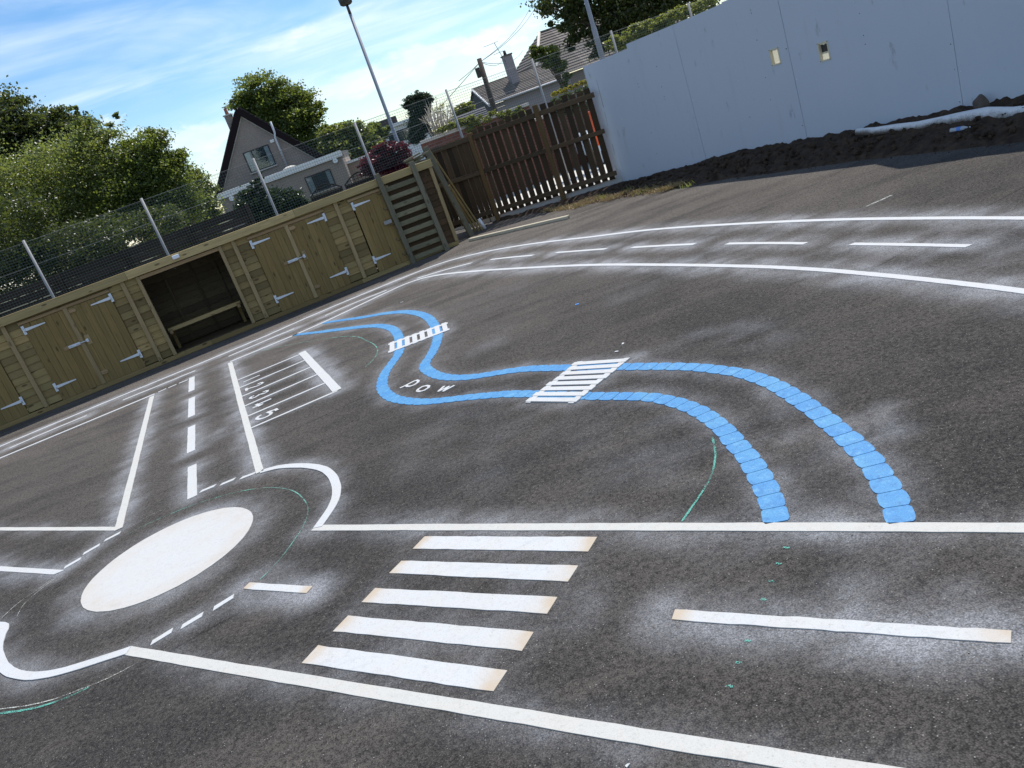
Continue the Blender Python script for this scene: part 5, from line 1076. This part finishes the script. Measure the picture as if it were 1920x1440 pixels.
# hipped main roof
h3 = thing('hipped_house', 'larger hipped tiled roof behind the big dark tree', 'house', (0, 0, 0)); Y3 = 62.0
ap = at(1011.6, 62, Y3+5.6); O3 = Vector((ap.x-2.25, Y3, 0)); h3.location = O3; h3.rotation_euler = (0, 0, rot2)
zr = ap.z; ze = H+.9; tile_slope(h3, 0, 16, 5.0, ze, zr-ze, 18, shrink0=3.4, shrink1=3.4)
# left hip face
m = MB(); n = 18
for k in range(n):
    t0, t1 = k/n, (k+1)/n; z0_, z1_ = ze+(zr-ze)*t0, ze+(zr-ze)*t1; xa, xb = 3.4*t0, 3.4*t1; ya0, ya1, yb0, yb1 = 5*t0, 10-5*t0, 5*t1, 10-5*t1
    MB().add([(xa-.05, ya0, z0_+.04), (xb, yb0, z1_+.01), (xb, yb1, z1_+.01), (xa-.05, ya1, z0_+.04), (xa-.05, ya0, z0_-.03), (xb, yb0, z1_-.04), (xb, yb1, z1_-.04), (xa-.05, ya1, z0_-.03)], [(0,3,2,1),(4,5,6,7),(0,1,5,4),(1,2,6,5),(2,3,7,6),(3,0,4,7)]).build('tile_course', MAT['tile_grey'], h3)
m = MB(); m.tube([(-.05, -.05, ze+.05), (3.4, 5, zr+.05)], .12, 8); m.build('hip_tiles', MAT['coping'], h3)
MB().box(3.3, 12.7, 4.9, 5.1, zr, zr+.1).build('ridge_tiles', MAT['tile_grey'], h3)
MB().box(.4, 15.6, .4, 9.6, 0, ze-.04).build('wall', MAT['harl'], h3)
# far flats and far roof
def flats():
    Yf = 95; p0 = at(712, 242, Yf); p1 = at(772, 222, Yf); t = thing('white_flats', 'distant white flat-roofed building with a glazed strip behind the lamp column', 'building', (p0.x, Yf, 0))
    w = p1.x-p0.x+1.5; z = p0.z-.3
    MB().box(0, w, 0, 8, 0, z).build('wall', MAT['white_paint'], t); MB().box(-.3, w+.3, -.4, 8.3, z, z+.35).build('roof_edge', MAT['white_paint'], t)
    wi = MB().box(.6, w-.3, -.06, -.01, z-1.7, z-.5).build('window', MAT['dark_frame'], t)
    for k in range(5): MB().box(.7+k*(w-1.1)/5, .6+(k+1)*(w-1.1)/5, -.09, -.065, z-1.62, z-.58).build('pane', MAT['glass'], wi)
    MB().box(-.2, w*.4, .5, 4, z+.35, z+1.1).build('penthouse', MAT['tile_dark'], t)
flats()
fr_ = thing('low_grey_roof', 'low grey slated roof left of the tiled house beyond the lane', 'building', (0, 0, 0)); q0 = at(842, 246, 44); q1 = at(885, 224, 44); fr_.location = (q0.x, 44, 0)
tile_slope(fr_, 0, q1.x-q0.x+1.0, 2.2, H-.25, .75, 7, mat='slate_hung'); MB().box(.05, q1.x-q0.x+.9, .1, 4, 0, H-.28).build('wall', MAT['harl'], fr_)
# brick wall of the lane with coping and ivy
p0 = at(786, 264, 21.2); p1 = at(990, 191, 21.2); bw = thing('brick_wall', 'red brick garden wall with pale coping across the lane', 'wall', (p0.x, 21.2, .12)); LW = p1.x-p0.x
MB().box(0, LW, 0, .22, 0, 1.88).build('brickwork', MAT['brick'], bw)
n = 9
for k in range(n): MB().box(LW*k/n+.003, LW*(k+1)/n-.003, -.05, .28, 1.88, 1.955).build('coping_stone', MAT['coping'], bw, bevel=.006)
iv = thing('ivy', 'green ivy and weeds growing along the top of the brick wall', 'ivy', (p0.x, 21.15, 0)); Bl = []
for k in range(26):
    x_ = 870-70+k*6.2; y_ = 246-(x_-800)*.31+random.uniform(-2, 2); p = at(x_+20, y_-7+2, 21.1); Bl.append((p.x-p0.x, random.uniform(-.16, .05), p.z-.04-random.choice((0, .1, .22))*(1 if k > 8 else 0), random.uniform(.06, .13)))
leaf_cloud('foliage', Bl, 420, 30, .05, MAT['leaf_lime'], iv, shell=.2)
b2 = thing('brick_wall', 'red brick wall panel seen through the right half of the slatted fence', 'wall', (at(1000, 230, 21.8).x, 21.8, .12)); MB().box(0, 2.6, 0, .22, 0, 1.45).build('brickwork', MAT['brick'], b2)
for k in range(5): MB().box(.52*k+.003, .52*(k+1)-.003, -.04, .26, 1.45, 1.52).build('coping_stone', MAT['coping'], b2)
# orange barrier and parked car beyond the fence
q = at(1113, 250, 20.2); ob = thing('safety_barrier', 'bright orange safety post standing in the lane behind the slatted fence', 'barrier', (q.x+.02, 20.2, .125)); MB().box(-.06, .06, -.03, .03, .45, 1.28).build('panel', MAT['orange'], ob, bevel=.01); MB().box(-.02, .02, -.02, .02, .03, .45).build('stem', MAT['white_plastic'], ob); MB().box(-.2, .2, -.15, .15, 0, .03).build('foot', MAT['tyre'], ob)
cq = at(1105, 300, 20.9); car = thing('parked_car', 'pale blue car end parked in the lane, glimpsed through the fence slats', 'car', (cq.x-.1, 21.0, .125))
m = MB(); m.prism_yz([(-.8, .28), (-.82, .62), (-.62, .82), (.62, .82), (.82, .62), (.8, .28)], 0, 2.6); m.build('body', MAT['car_paint'], car, bevel=.04)
m = MB(); m.prism_yz([(-.62, .825), (-.5, 1.25), (.5, 1.25), (.62, .825)], .5, 2.3); m.build('cabin', MAT['glass'], car, bevel=.03)
for x_ in (.55, 2.05): 
    for y_ in (-.78, .60): m = MB(); m.tube([(x_, y_, .29), (x_, y_+.18, .29)], .29, 16); m.build('wheel', MAT['tyre'], car)
MB().box(-.015, .0-.002, -.7, -.5, .5, .62).build('headlight', MAT['white_plastic'], car); MB().box(-.015, -.002, .5, .7, .5, .62).build('headlight', MAT['white_plastic'], car)

# ================================================================== LAMP COLUMNS, POLE, WIRES
lp = at(760, 300, 19.5); l1 = thing('lamp_column', 'thin grey lamp column with a dark lantern, behind the shed', 'street lamp', (lp.x-.02, 19.5, -.03), 0, 'grey lamp columns')
tp = at(652, 25, 19.5); m = MB(); hh = tp.z; m.tube([(0, 0, 0), (0, 0, 1.2), (0, 0, 1.3), (0, 0, hh)], [.065, .065, .046, .034], 12); m.build('column', MAT['lamp_steel'], l1)
m = MB(); m.tube([(0, 0, hh), (0, 0, hh+.22)], [.036, .03], 10); m.build('spigot', MAT['lamp_dark'], l1)
m = MB(); m.tube([(0, 0, hh+.19), (0, 0, hh+.22), (0, 0, hh+.34), (0, 0, hh+.46)], [.10, .14, .15, .11], 14); m.build('lantern', MAT['lamp_dark'], l1); m = MB(); m.tube([(.06, -.1, hh+.32), (.06, -.155, hh+.38)], .04, 8); m.build('lens', MAT['cream_ply'], l1)
lp = at(1129, 105, 18.7); l2 = thing('lamp_column', 'thick grey lamp column rising behind the left end of the hoarding', 'street lamp', (lp.x, 19.3, -.03), 0, 'grey lamp columns')
l2.location = (at(1129, 105, 19.3).x-.01, 19.3, -.03); m = MB(); m.tube([(0, 0, 0), (0, 0, 3.1), (0, 0, 3.2), (0, 0, 5.3)], [.066, .062, .05, .036], 12); m.build('column', MAT['lamp_steel'], l2)
m = MB(); m.tube([(0, 0, 5.3), (0, 0, 5.5), (0, 0, 5.66), (0, 0, 5.78)], [.05, .14, .15, .1], 14); m.build('lantern', MAT['lamp_dark'], l2)
YP = 30.0; pb = at(926, 214, YP); pt = at(897.5, 108, YP); up = thing('utility_pole', 'dark wooden utility pole with overhead wires beyond the lane', 'utility pole', (pb.x, YP, -.03))
m = MB(); m.tube([(0, 0, 0), (pt.x-pb.x, 0, pt.z)], [.12, .085], 10); m.build('pole', MAT['pole_wood'], up)
m = MB(); z_ = pt.z-.42; lx_ = (pt.x-pb.x)*z_/pt.z; m.box(lx_-.24, lx_-.09, -.08, .08, z_-.18, z_+.16); m.build('junction_box', MAT['lamp_dark'], up, bevel=.02)
top = Vector((pt.x-pb.x, 0, pt.z-.12))
for q, Yq in (((1003, -6), 60), ((1014, -6), 58), ((700, 330), 30), ((945, 106), 56), ((980, 95), 58), ((860, 152), 29)):
    e = at(q[0], q[1], Yq)-Vector((pb.x, YP, -.03)); sag = .012*(e-top).length
    m = MB(); m.tube([top.lerp(e, k/12)-Vector((0, 0, sag*4*(k/12)*(1-k/12))) for k in range(13)], .010, 5, caps=False); m.build('wire', MAT['lamp_dark'], up)
